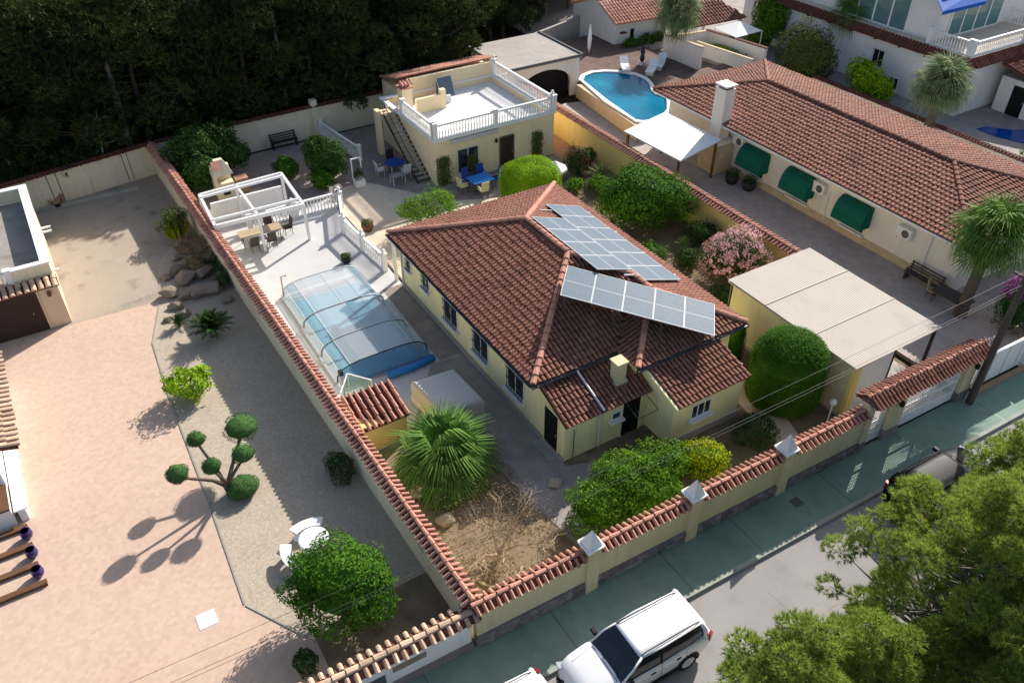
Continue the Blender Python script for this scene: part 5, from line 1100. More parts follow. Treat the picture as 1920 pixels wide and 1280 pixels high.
def clipped(name, label, base, rx, ry, z0, z1, n, m, dome=.35, L=.075, wob=.03, stem=True, square=False, cat='hedge'):
    """clipped shrub: drum or block with domed top, leaves over a closed body"""
    t = thing(name, label, cat, tuple(base)); x, y, zb = base
    h = z1 - z0; u_ = rng.random(n); th = rng.uniform(0, 2 * np.pi, n); side = rng.random(n) < (2 * h * (1 - dome)) / (2 * h * (1 - dome) + 1.6 * rx + h * dome)
    e = 5.0 if square else 2.0
    c, s = np.cos(th), np.sin(th); k = (np.abs(c) ** e + np.abs(s) ** e) ** (-1 / e)
    zz = np.where(side, z0 + u_ * h * (1 - dome), 0); rr = np.where(side, 1.0 - .12 * np.clip((.25 - u_) / .25, 0, 1) ** 2, np.sqrt(u_))
    ztop = z0 + h * (1 - dome) + h * dome * np.sqrt(np.clip(1 - np.clip(rr, 0, 1) ** (2.6 if not square else 6), 0, 1)); zz = np.where(side, zz, ztop)
    P = np.stack([x + rx * c * k * rr, y + ry * s * k * rr, zb + zz], 1); N = unit(np.stack([c * np.where(side, 1, rr * .8), s * np.where(side, 1, rr * .8), np.where(side, .15, 1.0)], 1))
    wv = np.sin(P[:, 0] * 3.1 + P[:, 2] * 2.3) * np.cos(P[:, 1] * 2.7 - P[:, 2]) * wob; P = P + N * (wv[:, None] + rng.normal(size=(n, 1)) * .045)
    V, F = leaf_quads(P, N, L, L * .5, .5); link('crown', npmesh('crown', V, F, m), t)
    b = MB(); kk = 20; prof = [(z0 + .02, .86), (z0 + h * .25, .95), (z0 + h * (1 - dome), .95)] + [(z0 + h * (1 - dome) + h * dome * math.sqrt(max(0, 1 - f ** (2.6 if not square else 6))) - .05, f * .95) for f in (.9, .7, .4, .1)]
    for z, f in prof:
        for i in range(kk):
            a = 2 * math.pi * i / kk; q = (abs(math.cos(a)) ** e + abs(math.sin(a)) ** e) ** (-1 / e); b.v.append((x + rx * f * q * math.cos(a), y + ry * f * q * math.sin(a), zb + z))
    for j in range(len(prof) - 1):
        for i in range(kk): b.f.append((j * kk + i, j * kk + (i + 1) % kk, (j + 1) * kk + (i + 1) % kk, (j + 1) * kk + i))
    b.f.append(tuple((len(prof) - 1) * kk + i for i in range(kk))); b.build('inner_foliage', m, t, smooth=True)
    if stem: MB().tube([(x, y, zb - .05), (x, y, zb + z0 + .3)], [.1, .08], 7).build('trunk', 'bark', t)
    return t
clipped('clipped_drum_tree', 'big clipped drum shaped tree with domed top beside the carport', (16.75, 3.1, .02), 1.5, 1.5, .2, 3.45, 34000, 'leaf_green', .38, .075, .04, cat='topiary')
clipped('clipped_column', 'narrow clipped green column at the right corner of the villa', (16.95, 6.4, .02), .5, .5, 0, 2.3, 4500, 'leaf_green', .3, .07, stem=False, cat='topiary')
clipped('clipped_block', 'flat topped lime green clipped hedge block behind the villa', (16.6, 22.9, .02), 1.5, 1.35, 0, 2.75, 17000, 'leaf_lime', .22, .09, .05, stem=False, square=True)
hb = [((0, -2.6 + .75 * i, .45), (.55, .6, .55)) for i in range(8)]
shrub('side_hedge', 'low loose green hedge along the right side of the villa', 'hedge', (17.35, 11.0, .02), hb, 5200, .12, .06, 'leaf_green', .4, .25, 8, 'leaf_dark', .04)
for i, (u_, v_, s_, m_, lab) in enumerate(((18.6, 14.2, .75, 'leaf_green', 'leafy green shrub midway between the villa and the yellow wall'), (20.2, 13.2, .6, 'leaf_dark', 'dark shrub left of the oleander'), (22.4, 14.6, .8, 'leaf_dark', 'dark shrub against the wall between round tree and oleander'),
    (18.3, 17.0, .55, 'leaf_bright', 'low bright shrub left of the round tree trunk'), (22.6, 20.4, .7, 'leaf_olive', 'olive green shrub behind the round tree by the wall'), (19.3, 9.6, .65, 'leaf_dark', 'dark shrub behind the carport corner'), (21.2, 22.4, .6, 'leaf_bright', 'bright green shrub behind the round tree'), (18.2, 20.0, .5, 'leaf_dark', 'small dark shrub by the villa corner pebbles'), (22.5, 8.9, .7, 'leaf_green', 'green shrub squeezed between the oleander and the carport'))):
    shrub('border_shrub', lab, 'shrub', (u_, v_, .02), [((0, 0, s_ * .9), (s_, s_, s_ * .9)), ((s_ * .5, s_ * .4, s_ * .7), (s_ * .7, s_ * .7, s_ * .7))], int(2600 * s_), .14, .06, m_, .5, .3, 4, 'leaf_dark' if s_ > .65 else None, .04)
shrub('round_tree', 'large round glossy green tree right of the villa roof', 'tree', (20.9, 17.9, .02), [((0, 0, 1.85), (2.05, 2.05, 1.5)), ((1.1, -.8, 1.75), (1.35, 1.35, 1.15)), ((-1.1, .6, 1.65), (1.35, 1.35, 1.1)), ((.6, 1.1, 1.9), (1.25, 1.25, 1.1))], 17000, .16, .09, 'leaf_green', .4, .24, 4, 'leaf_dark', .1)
ol = shrub('oleander', 'pink flowering oleander against the right boundary wall', 'shrub', (21.3, 11.2, .02), [((0, 0, 1.4), (1.35, 1.35, 1.25)), ((.7, -.5, 1.35), (.9, .9, .95)), ((-.6, .5, 1.2), (.85, .85, .9))], 8000, .16, .035, 'leaf_olive', .4, .25, 6, 'leaf_dark', .05)
P, N = blob_shell((21.4, 11.1, 1.5), (1.65, 1.6, 1.3), 420, .12, -.35, .2, 11); cl = np.repeat(P, 9, 0) + rng.normal(size=(len(P) * 9, 3)) * .07; V, F = leaf_quads(cl, np.repeat(N, 9, 0), .085, .08); link('flowers', npmesh('flowers', V, F, 'flower_pink'), ol)
shrub('variegated_shrub', 'loose pale variegated shrub behind the villa hip', 'shrub', (10.5, 23.7, .02), [((0, 0, 1.1), (1.35, 1.35, 1.05)), ((.9, .4, 1.2), (.95, .95, .95)), ((-.85, .3, 1.3), (.9, .9, .9)), ((.3, -.8, .9), (1.05, .9, .8))], 7500, .14, .06, 'leaf_bright', .6, .32, 7, None, .04)
P, N = blob_shell((10.4, 24.0, 1.2), (1.2, 1.1, .9), 700, .6, -.6, .3, 12); V, F = leaf_quads(P, N, .13, .06); o = link('pale_leaves', npmesh('pale_leaves', V, F, 'leaf_palm_pale'), COL.objects[-1].parent)
shrub('reddish_shrub', 'dark reddish shrub beside the yellow boundary wall', 'shrub', G0(1083, 325), [((0, 0, .85), (.75, .75, .9))], 2400, .16, .05, 'leaf_dark', .5, .3, 5, None, .04)
P, N = blob_shell(tuple(Vector(G0(1083, 325)) + Vector((0, 0, 1.0))), (.75, .75, .9), 260, .3, -.3, .3, 13); V, F = leaf_quads(P, N, .16, .06); link('red_leaves', npmesh('red_leaves', V, F, 'flower_red'), [o for o in bpy.data.objects if o.name.startswith('reddish_shrub')][0])
yuc = pinnate_mesh(.9, 'leaf_palm_pale', 12, .05, .9)
spiky = MB()
for i in range(3): spiky.add([(0, -.025, .0), (0, .025, 0), (.5, .02, .12), (.5, -.02, .12), (.85, 0, .05)], [(0, 1, 2, 3), (3, 2, 4)]); break
spike = spiky.mesh('blade', 'leaf_palm_pale'); spike_g = MB().add([(0, -.03, .0), (0, .03, 0), (.5, .025, .12), (.5, -.025, .12), (.95, 0, .0)], [(0, 1, 2, 3), (3, 2, 4)]).mesh('blade', 'leaf_palm')
for (x, y, s, n, me, lab) in ((1125, 345, 1.25, 40, spike_g, 'pale green yucca below the yellow boundary wall'), (1105, 352, .6, 26, spike, 'small grey spiky agave near the villa corner'), (1150, 385, .55, 24, spike, 'grey green aloe among pebbles beside the round tree'),
                              (1280, 470, .8, 30, spike_g, 'dark yucca under the round tree'), (1175, 365, .7, 26, spike, 'tall pale cactus like yucca left of the round tree')):
    p = Vector(G0(x, y)); t = thing('yucca', lab, 'plant', tuple(p)); MB().tube([p, p + Vector((0, 0, .35 * s))], .06).build('stem', 'bark', t)
    for i in range(n):
        mw = Matrix.Translation(p + Vector((0, 0, .35 * s))) @ Matrix.Rotation(i * 2.4, 4, 'Z') @ Matrix.Rotation(-R(85 - 85 * i / n), 4, 'Y') @ Matrix.Scale(s * rng.uniform(.8, 1.1), 4); place('leaf_blade', me, t, None, mw=mw)
for (x, y, lab) in ((1078, 358, 'small round green shrub at the back corner of the villa'), (1100, 300, 'small leafy shrub under the yellow boundary wall')):
    shrub('small_shrub', lab, 'shrub', G0(x, y), [((0, 0, .4), (.5, .5, .42))], 1000, .12, .06, 'leaf_bright', .5, .25, 3, None, .03)
# climbers on the guest house
for (x, y, z, w_, h_, lab) in ((826, 309, 1.2, .75, 1.6, 'climbing plant on a trellis left of the guest house window'), (1003, 262, 1.3, .65, 1.7, 'climbing plant on a trellis right of the guest house door'), (893, 318, .8, .5, 1.3, 'potted climber beside the guest house window')):
    p = at(x, y, z); v = 28.12; n = 900
    u_ = p.x; t = thing('trellis_climber', lab, 'climber', (u_, v, 0)); tr_ = MB()
    for k in range(4): tr_.tube([(u_ - w_ / 2 + w_ * k / 3, v, .05), (u_ - w_ / 2 + w_ * k / 3, v, .3 + h_)], .015, 4)
    tr_.build('trellis', 'wood_brown', t)
    P = np.stack([rng.normal(u_, w_ * .28, n), v - np.abs(rng.normal(0, .1, n)), rng.uniform(.1, .2 + h_, n)], 1); N = np.tile([0, -1.0, .3], (n, 1)); V, F = leaf_quads(P, N, .13, .07); link('leaves', npmesh('leaves', V, F, 'leaf_olive'), t)
# trees behind the pergola
shrub('dark_wall_tree', 'large dark green tree filling the corner behind the pergola', 'tree', (1.2, 36.6, .02), [((0, 0, 1.9), (1.9, 1.6, 1.6)), ((1.4, .3, 1.8), (1.3, 1.2, 1.3)), ((-.5, -1.6, 1.3), (1.1, 1.2, 1.2)), ((2.1, -.4, 1.3), (.9, .9, .9))], 9000, .22, .11, 'leaf_dark', .4, .25, 5, 'leaf_dark', .1)
shrub('citrus_tree', 'rounded dark citrus tree beside the rear balustrade', 'tree', (7.7, 32.4, .02), [((0, 0, 1.65), (1.15, 1.15, 1.15)), ((.35, -.4, 1.3), (.95, .95, .9)), ((-.2, .5, 1.9), (.9, .9, .8))], 7000, .16, .085, 'leaf_dark', .35, .22, 3, 'leaf_dark', .09)
shrub('citrus_bush', 'smaller glossy green bush in front of the dark citrus tree', 'bush', G0(607, 352), [((0, 0, .65), (.75, .75, .62))], 2600, .14, .075, 'leaf_green', .4, .22, 3, 'leaf_dark', .05)
shrub('patio_bush', 'round green bush left of the dark citrus tree', 'bush', G0(541, 332), [((0, 0, .65), (.72, .72, .6))], 2400, .14, .075, 'leaf_green', .4, .22, 3, 'leaf_dark', .05)
# right neighbour plants
shrub('olive_cypress', 'big rounded olive green conifer behind the bungalow roof', 'tree', (45.6, 29.3, .02), [((0, 0, 2.0), (2.0, 2.0, 2.3)), ((.5, -.5, 1.5), (1.8, 1.8, 1.7))], 9000, .2, .09, 'leaf_olive', .25, .14, 3, 'leaf_olive', .12)
shrub('bright_tree', 'bright light green tree at the top right of the pool terrace', 'tree', (49.0, 36.0, .02), [((0, 0, 2.2), (1.4, 1.4, 1.6)), ((-1.8, -.6, 1.5), (1.1, 1.1, 1.1)), ((.9, 1.2, 2.6), (1.2, 1.2, 1.3))], 6000, .24, .12, 'leaf_bright', .4, .25, 4, 'leaf_green', .1)
shrub('lime_shrub', 'yellow green shrub between the bungalow roof and the white house', 'shrub', (46.9, 24.0, .02), [((0, 0, 1.2), (1.1, 1.3, 1.2)), ((.1, -1.2, .9), (.9, .9, .9)), ((.2, 1.0, 1.6), (.9, .9, 1.0))], 4500, .2, .1, 'leaf_lime', .45, .25, 4, 'leaf_green', .07)
shrub('corner_shrub', 'green shrub below the far blue pool at the right edge', 'shrub', (47.3, 10.2, .02), [((0, 0, 1.0), (1.2, 1.4, 1.0)), ((.8, -1.5, .9), (1.2, 1.2, .9))], 3500, .2, .1, 'leaf_green', .45, .25, 4, 'leaf_dark', .07)
shrub('planter_plants', 'yellow green plants filling the low planter', 'plants', (41.9, 33.4, .9), [((0, -1.2, .5), (.5, .8, .35)), ((0, .1, .55), (.5, .9, .4)), ((0, 1.3, .5), (.45, .8, .35))], 1500, .2, .08, 'leaf_yellow', .5, .25, 3, None, .03)
shrub('pool_house_plants', 'low green planting along the pool house front', 'plants', (38.5, 40.0, .95), [((-1.2, 0, .25), (.7, .4, .4)), ((.3, -.1, .3), (.8, .4, .5)), ((1.6, -.1, .3), (.7, .4, .45))], 1500, .2, .08, 'leaf_green', .5, .25, 3, None, .03)
bv = shrub('bougainvillea', 'dark bush with purple flowers right of the carport', 'shrub', (29.8, 1.0, .02), [((0, 0, 1.3), (1.0, .9, 1.3)), ((.9, .2, 1.2), (.9, .8, 1.1)), ((2.2, 0, .9), (1.0, .8, .9))], 4500, .15, .07, 'leaf_dark', .4, .25, 4, 'leaf_dark', .05)
P, N = blob_shell((30.2, 1.1, 1.7), (1.1, .9, 1.1), 160, .1, .1, .2, 21); cl = np.repeat(P, 8, 0) + rng.normal(size=(len(P) * 8, 3)) * .08; V, F = leaf_quads(cl, np.repeat(N, 8, 0), .1, .09); link('flowers', npmesh('flowers', V, F, 'flower_purple'), bv)
shrub('red_leaf_shrub', 'dark red leaved shrub behind the white sliding gate', 'shrub', (31.5, .2, .02), [((0, 0, .9), (.9, .7, .9))], 1600, .15, .07, 'flower_red', .4, .25, 4, 'leaf_dark', .05)
wfan = fan_mesh(.95, 1.05, 'leaf_palm_pale', 30, 290, .55); wfan_g = fan_mesh(.95, 1.05, 'leaf_palm', 30, 290, .5); wdry = fan_mesh(.7, .9, 'leaf_dry', 18, 220, .8)
p = at(1765, 160, 4.0); palm('tall_palm', 'tall fan palm with silvery crown behind the long bungalow', (p.x, p.y, 0), 4.0, .3, wfan, 58, 84, -45, 1.15, dead=wdry, nd=10)
p = at(1862, 438, 4.6); palm('tall_palm', 'green fan palm at the street end of the long bungalow', (p.x, p.y, 0), 4.5, .28, wfan_g, 52, 84, -45, 1.13, dead=wdry, nd=14)
p = at(1268, 18, 4.6); palm('tall_palm', 'dark grey green fan palm between the pool house and brown porch', (p.x, p.y, 0), 4.5, .3, wfan, 50, 82, -50, 1.15, dead=wdry, nd=10)
p = at(1598, 25, 4.2); palm('tall_palm', 'shaded fan palm in front of the white house corner', (p.x, p.y, 0), 4.2, .3, wfan_g, 44, 82, -60, 1.1, dead=wdry, nd=12)

# ------------------------------------------------------------------ pines
def pine_arrays(h, spread, nclump, ntuft, nn, L, Wd, seed, cr=.6, base=.45, leafm='leaf_pine', barkm='bark_grey', tr=.2):
    g = np.random.default_rng(seed); br = MB(); P_, D_ = [], []
    lean = Vector((g.normal() * .25, g.normal() * .25, 0))
    spine = [Vector((0, 0, -.2)), Vector((lean.x * .3, lean.y * .3, h * .35)), Vector((lean.x, lean.y, h * .7)), Vector((lean.x * 1.3, lean.y * 1.3, h * .97))]
    br.tube(spine, [tr, tr * .8, tr * .5, tr * .12], 8)
    for i in range(nclump):
        f = base + (1 - base) * ((i + g.random()) / nclump); a = i * 2.4 + g.normal() * .4; k = math.sin(math.pi * min(1, (f - base + .12) / (1.12 - base)) ** .8)
        rr = spread * (.35 + .75 * k) * (g.random() ** .45)
        s0 = spine[1].lerp(spine[2], min(1, max(0, f / .7 - .5) * 2)) if f < .7 else spine[2].lerp(spine[3], (f - .7) / .27)
        c = Vector((s0.x + math.cos(a) * rr, s0.y + math.sin(a) * rr, f * h + g.normal() * .12 * spread + .1 * rr))
        st = s0 - Vector((0, 0, .25 * rr)); br.tube([st, st.lerp(c, .55) + Vector((0, 0, -.06 * rr)), c], [tr * .28 * (1.2 - f), tr * .17 * (1.2 - f) + .008, .008], 4, False)
        n = int(ntuft * g.uniform(.7, 1.3)); S_ = sphere_pts(n, -.55); rad = cr * g.uniform(.7, 1.25); rv = np.array([rad, rad, rad * .62])
        Q = np.array(c) + S_ * rv * (1 - .55 * rng.random((n, 1)) ** 1.6); out = unit(S_ + np.array([math.cos(a) * .35, math.sin(a) * .35, .45])); P_.append(Q); D_.append(out)
        for q in range(4):
            e = Q[int(g.integers(n))]; br.tube([c - (c - st) * .12, Vector(e)], [.012, .006], 3, False)
    P_, D_ = np.concatenate(P_), np.concatenate(D_); V, F = needle_tufts(P_, D_, nn, L, Wd)
    return br.mesh('trunk', barkm), npmesh('crown', V, F, leafm)
def pine(name, label, loc, meshes, rot=0, sc=1.0, group=None):
    t = thing(name, label, 'tree', tuple(loc), group); mw = Matrix.Translation(Vector(loc)) @ Matrix.Rotation(rot, 4, 'Z') @ (Matrix.Scale(sc, 4) if not hasattr(sc, '__len__') else Matrix.Diagonal((*sc, 1)))
    place('trunk', meshes[0], t, None, mw=mw); place('crown', meshes[1], t, None, mw=mw); return t
near = [pine_arrays(8.6, 3.4, 240, 92, 12, .19, .02, 3, .43, .2), pine_arrays(6.5, 1.7, 100, 100, 12, .17, .022, 5, .36, .22), pine_arrays(7.0, 2.5, 135, 105, 12, .17, .022, 8, .4, .22)]
pine('street_pine', 'large bright green pine overhanging the road, bottom right', (10.6, -8.3, -.08), near[0], .4, .95)
pine('street_pine', 'slender pine top rising beside the white car, bottom edge', (4.15, -7.7, -.08), near[1], 1.0, 1.08)
pine('street_pine', 'dark pine in the bottom right corner below the large pine', (8.9, -10.4, -.08), near[2], 2.2, 1.0)
pine('street_pine', 'pine at the right edge above the parked dark car', (16.3, -7.7, -.08), near[2], 4.2, .92)
pine('street_pine', 'small pine between the large pine and the bottom edge', (6.4, -8.8, -.08), near[1], 3.3, .95)
pine('street_pine', 'pine below the right edge beside the large pine', (13.6, -9.4, -.08), near[2], 5.3, .95)
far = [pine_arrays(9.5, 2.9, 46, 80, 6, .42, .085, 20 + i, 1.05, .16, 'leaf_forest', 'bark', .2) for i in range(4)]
cnt = 0
for j in range(9):
    for i in range(26):
        u_ = -40 + i * 3.6 + (j % 2) * 1.8 + rng.uniform(-1, 1); v_ = 41.6 + j * 3.9 + rng.uniform(-1, 1)
        if u_ > 22 and v_ < 44.5 + (u_ - 22) * .5: continue
        if u_ > 33 and v_ < 51: continue
        if u_ < -9 and v_ < 41.6 and u_ < -20: v_ -= 2
        d = Vector((u_, v_, 6)) - CAMP; w_ = d.dot(FW); X = 960 + FPX * d.dot(RT) / w_; Y = 640 - FPX * d.dot(UP) / w_
        if X < -160 or X > 1560 or Y < -190: continue
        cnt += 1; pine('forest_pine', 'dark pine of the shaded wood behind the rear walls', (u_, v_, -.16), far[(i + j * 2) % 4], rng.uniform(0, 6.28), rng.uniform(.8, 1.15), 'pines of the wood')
print('forest', cnt)
# undergrowth and features at the wood edge
for i, (x, y, lab) in enumerate(((490, 175, 'pale grey green bush at the wood edge behind the bench'), (160, 300, 'dark undergrowth bush behind the left rear wall'), (60, 320, 'low dark bush at the far left of the wood edge'), (420, 225, 'dark bush behind the villa rear wall'), (640, 170, 'dark bush behind the wall left of the guest house'))):
    p = at(x, y, 1.5); shrub('wood_edge_bush', lab, 'bush', (p.x, max(p.y, 40.6), -.16), [((0, 0, 1.2), (1.3, 1.1, 1.3)), ((.8, .4, .9), (1.0, .9, 1.0))], 2600, .26, .12, 'leaf_palm_pale' if i == 0 else 'leaf_dark', .5, .3, 4, None, .05)
t = thing('dead_sapling', 'bleached leafless sapling standing behind the left rear wall', 'tree', tuple(at(185, 288, 1.5))); p = at(182, 288, 1.9); p.z = 0; q = p + Vector((.7, .3, 4.3)); b = MB().tube([p, p.lerp(q, .5) + Vector((.05, 0, .1)), q], [.07, .05, .02], 6)
for f in (.55, .68, .8, .9): a = p.lerp(q, f); b.tube([a, a + Vector((.7 + .3 * f, -.35, .15))], [.02, .008], 4); b.tube([a, a + Vector((-.35, .25, .3))], [.018, .008], 4)
b.build('branches', 'bark_pale', t)
for x, y0_, y1_, r, lab in ((15, 290, 190, .17, 'leaning pale trunk at the left edge of the wood'), (240, 262, 120, .24, 'thick grey trunk rising behind the bleached sapling'), (536, 185, 80, .16, 'straight grey trunk behind the rear garden wall')):
    p = at(x, y0_, 2.0); p = Vector((p.x, max(p.y, 40.2) if x > 100 else p.y + 1.5, -.16)); t = thing('pine_trunk', lab, 'tree', tuple(p)); MB().tube([p, p + Vector((-.3 if x < 100 else .05, .1, 4)), p + Vector((-.9 if x < 100 else .1, .2, 8.5))], [r, r * .85, r * .5], 8).build('trunk', 'bark_pale' if x < 100 else 'bark_grey', t)
    P, N = blob_shell(tuple(p + Vector((0, .4, 9))), (1.8, 1.8, 1.2), 900, .6, -.8, .3, 4); V, F = needle_tufts(P, N, 6, .4, .07); link('crown', npmesh('crown', V, F, 'leaf_forest'), t)
# ------------------------------------------------------------------ cars
def car_parts(paint, L=4.9, Wd=1.0, roofrail=True):
    """list of (part name, mesh, sub-parts) in car space: front at -x, wheels on z=0, centre at origin"""
    ST_ = [(0, .60, .60, .36), (.015, .76, .74, .28), (.05, .90, .90, .24), (.11, .965, .985, .22), (.2, .99, 1.05, .22), (.27, 1.0, 1.10, .22), (.4, 1.0, 1.12, .22), (.6, 1.0, 1.13, .22), (.78, 1.0, 1.15, .22), (.9, .98, 1.16, .24), (.955, .95, 1.14, .3), (.985, .88, 1.06, .36), (1.0, .78, .9, .46)]
    b = MB(); k = 0
    for f, w, zt, zb in ST_:
        w *= Wd; x = -L / 2 + f * L
        half = [(0, zb), (.8 * w, zb), (.955 * w, zb + .1), (.985 * w, zb + .26), (w, .62 * zt + .1), (.99 * w, zt - .2), (.955 * w, zt - .07), (.86 * w, zt - .005), (.45 * w, zt + .025), (0, zt + .03)]
        ring = half + [(-y, z) for y, z in half[-2:0:-1]]; k = len(ring); b.v += [(x, y, z) for y, z in ring]
    for i in range(len(ST_) - 1):
        for j in range(k): b.f.append((i * k + j, i * k + (j + 1) % k, (i + 1) * k + (j + 1) % k, (i + 1) * k + j))
    b.f.append(tuple(range(k))); b.f.append(tuple((len(ST_) - 1) * k + j for j in range(k - 1, -1, -1)))
    out = [('body', b.mesh('body', paint, True), [])]
    # glass house
    X = lambda f: -L / 2 + f * L
    low = [(X(.265), .80), (X(.31), .90), (X(.55), .915), (X(.8), .905), (X(.945), .84)]; mid = [(X(.35), .77), (X(.385), .83), (X(.56), .845), (X(.79), .835), (X(.945), .77)]; top = [(X(.425), .67), (X(.45), .715), (X(.58), .735), (X(.78), .725), (X(.925), .66)]
    def ring(r, z): return [(x, y * Wd, z) for x, y in r] + [(x, -y * Wd, z) for x, y in r[::-1]]
    g = MB(); g.v = ring(low, 1.08) + ring(mid, 1.40) + ring(top, 1.64); n = 10
    for i in range(2):
        for j in range(n): g.f.append((i * n + j, i * n + (j + 1) % n, (i + 1) * n + (j + 1) % n, (i + 1) * n + j))
    glass = g.mesh('windows', 'car_glass', False)
    rf2 = MB(); rf2.v = ring(top, 1.632) + [(x, y * .93 * Wd, 1.68) for x, y in top] + [(x, -y * .93 * Wd, 1.68) for x, y in top[::-1]] + [(x * .97 + .01, y * .5 * Wd, 1.715) for x, y in top] + [(x * .97 + .01, -y * .5 * Wd, 1.715) for x, y in top[::-1]]
    for i in range(2):
        for j in range(n): rf2.f.append((i * n + j, i * n + (j + 1) % n, (i + 1) * n + (j + 1) % n, (i + 1) * n + j))
    for j in range(4): rf2.f.append((2 * n + j, 2 * n + j + 1, 2 * n + 8 - j, 2 * n + 9 - j))
    roofm = rf2.mesh('roof', paint, True)
    pil = MB()
    for s in (-1, 1):
        pil.tube([(low[0][0] + .06, s * .86 * Wd, 1.09), (mid[0][0] + .06, s * .81 * Wd, 1.41), (top[0][0] + .05, s * .70 * Wd, 1.65)], .04, 5)
        pil.tube([(X(.93), s * .885 * Wd, 1.1), (X(.925), s * .81 * Wd, 1.42), (X(.905), s * .71 * Wd, 1.65)], .085, 5)
        pil.tube([(low[1][0], s * .925 * Wd, 1.09), (X(.55), s * .935 * Wd, 1.1), (X(.93), s * .89 * Wd, 1.12)], .022, 4)
        pil.tube([(top[0][0] + .05, s * .70 * Wd, 1.655), (top[2][0], s * .745 * Wd, 1.665), (top[4][0], s * .68 * Wd, 1.655)], .035, 5)
    out += [('windows', glass, []), ('roof', roofm, []), ('pillars', pil.mesh('pillars', paint, True), [])]
    bp = MB()
    for s in (-1, 1): bp.tube([(X(.57), s * .93 * Wd, 1.1), (X(.575), s * .855 * Wd, 1.4), (X(.58), s * .745 * Wd, 1.64)], .03, 4)
    if roofrail:
        for s in (-1, 1): bp.tube([(X(.44), s * .655 * Wd, 1.69), (X(.47), s * .655 * Wd, 1.745), (X(.86), s * .64 * Wd, 1.745), (X(.9), s * .63 * Wd, 1.69)], .018, 5)
    bp.tube([(low[0][0] + .03, -.6, 1.13), (X(.33), .05, 1.27)], .012, 4); bp.tube([(low[0][0] + .03, .1, 1.13), (X(.33), .65, 1.27)], .012, 4)
    out.append(('trim', bp.mesh('trim', 'car_trim'), []))
    lo = MB(); lo.box(X(.0) - .015, X(.02), -.7 * Wd, .7 * Wd, .28, .46).box(X(.985), X(1.0) + .015, -.72 * Wd, .72 * Wd, .42, .6)
    for s in (-1, 1): lo.box(X(.27), X(.74), s * .99 * Wd - .03, s * .99 * Wd + .03, .24, .38)
    sm = MB()
    for s in (-1, 1):
        for f in (.345, .565, .76): sm.tube([(X(f), s * 1.003 * Wd, .36), (X(f + .004), s * 1.006 * Wd, .8), (X(f), s * .985 * Wd, 1.06)], .006, 4)
        for f in (.5, .7): sm.obox((X(f), s * 1.005 * Wd, .92), (.09, 0, 0), (0, .014, 0), (0, 0, .016))
        sm.tube([(X(.1), s * .62 * Wd, .99), (X(.265), s * .7 * Wd, 1.10)], .006, 4)
    sm.tube([(X(.26), -.72 * Wd, 1.115), (X(.258), 0, 1.135), (X(.26), .72 * Wd, 1.115)], .008, 4)
    out.append(('panel_seams', sm.mesh('panel_seams', 'car_trim'), []))
    out.append(('lower_trim', lo.mesh('lower_trim', 'car_trim'), []))
    out.append(('grille', MB().box(X(.0) - .02, X(.02), -.42 * Wd, .42 * Wd, .52, .68).mesh('grille', 'car_trim'), []))
    for s in (-1, 1):
        out.append(('headlight', MB().obox((X(.045), s * .76 * Wd, .80), (.13, s * -.08, .03), (s * .02, .11, 0), (0, 0, .05)).mesh('headlight', 'lamp_clear'), []))
        out.append(('tail_light', MB().obox((X(.968), s * .885 * Wd, 1.0), (.07, s * -.03, 0), (0, .06, 0), (0, 0, .16)).mesh('tail_light', 'lamp_red'), []))
        out.append(('mirror', MB().obox((X(.325), s * 1.09 * Wd, 1.16), (.06, 0, 0), (0, .11, 0), (0, 0, .075)).tube([(X(.32), s * .93 * Wd, 1.1), (X(.325), s * 1.05 * Wd, 1.14)], .025, 5).mesh('mirror', 'car_trim'), []))
    out.append(('number_plate', MB().box(X(0) - .03, X(0) - .018, -.26, .26, .36, .46).mesh('number_plate', 'white_paint'), []))
    for f in (.185, .79):
        for s in (-1, 1):
            y = s * .90 * Wd; w = MB(); prof = []
            for i in range(20):
                pass
            def disc(r, yy, n=20): return [(X(f) + r * math.cos(2 * math.pi * i / n), yy, .36 + r * math.sin(2 * math.pi * i / n)) for i in range(n)]
            n = 20; rings = [disc(.36, y - .11), disc(.36, y + .11 * 1), disc(.24, y + s * .115)]
            if s < 0: rings = [disc(.36, y + .11), disc(.36, y - .11), disc(.24, y - .115)]
            w.v = [p for r_ in rings for p in r_]
            for q in range(2):
                for i in range(n): w.f.append((q * n + i, q * n + (i + 1) % n, (q + 1) * n + (i + 1) % n, (q + 1) * n + i))
            w.f.append(tuple(range(n)))
            rim = MB(); rim.add(disc(.24, y + s * .112), [tuple(range(n))])
            for i in range(5):
                a = 2 * math.pi * i / 5; rim.obox((X(f) + .12 * math.cos(a), y + s * .118, .36 + .12 * math.sin(a)), (.11 * math.cos(a), 0, .11 * math.sin(a)), (0, .006, 0), (-.03 * math.sin(a), 0, .03 * math.cos(a)))
            ar_ = MB(); m_ = 14
            for i in range(m_):
                a0_, a1_ = math.pi * (i / m_ * 1.16 - .08), math.pi * ((i + 1) / m_ * 1.16 - .08); yy = s * .985 * Wd
                ar_.add([(X(f) + r_ * math.cos(a_), yy + s * .022, .36 + r_ * math.sin(a_)) for r_, a_ in ((.36, a0_), (.45, a0_), (.45, a1_), (.36, a1_))], [(0, 1, 2, 3)])
            out.append(('wheel', w.mesh('tyre', 'tyre'), [('rim', rim.mesh('rim', 'alu')), ('wheel_arch', ar_.mesh('wheel_arch', 'car_trim'))]))
    return out
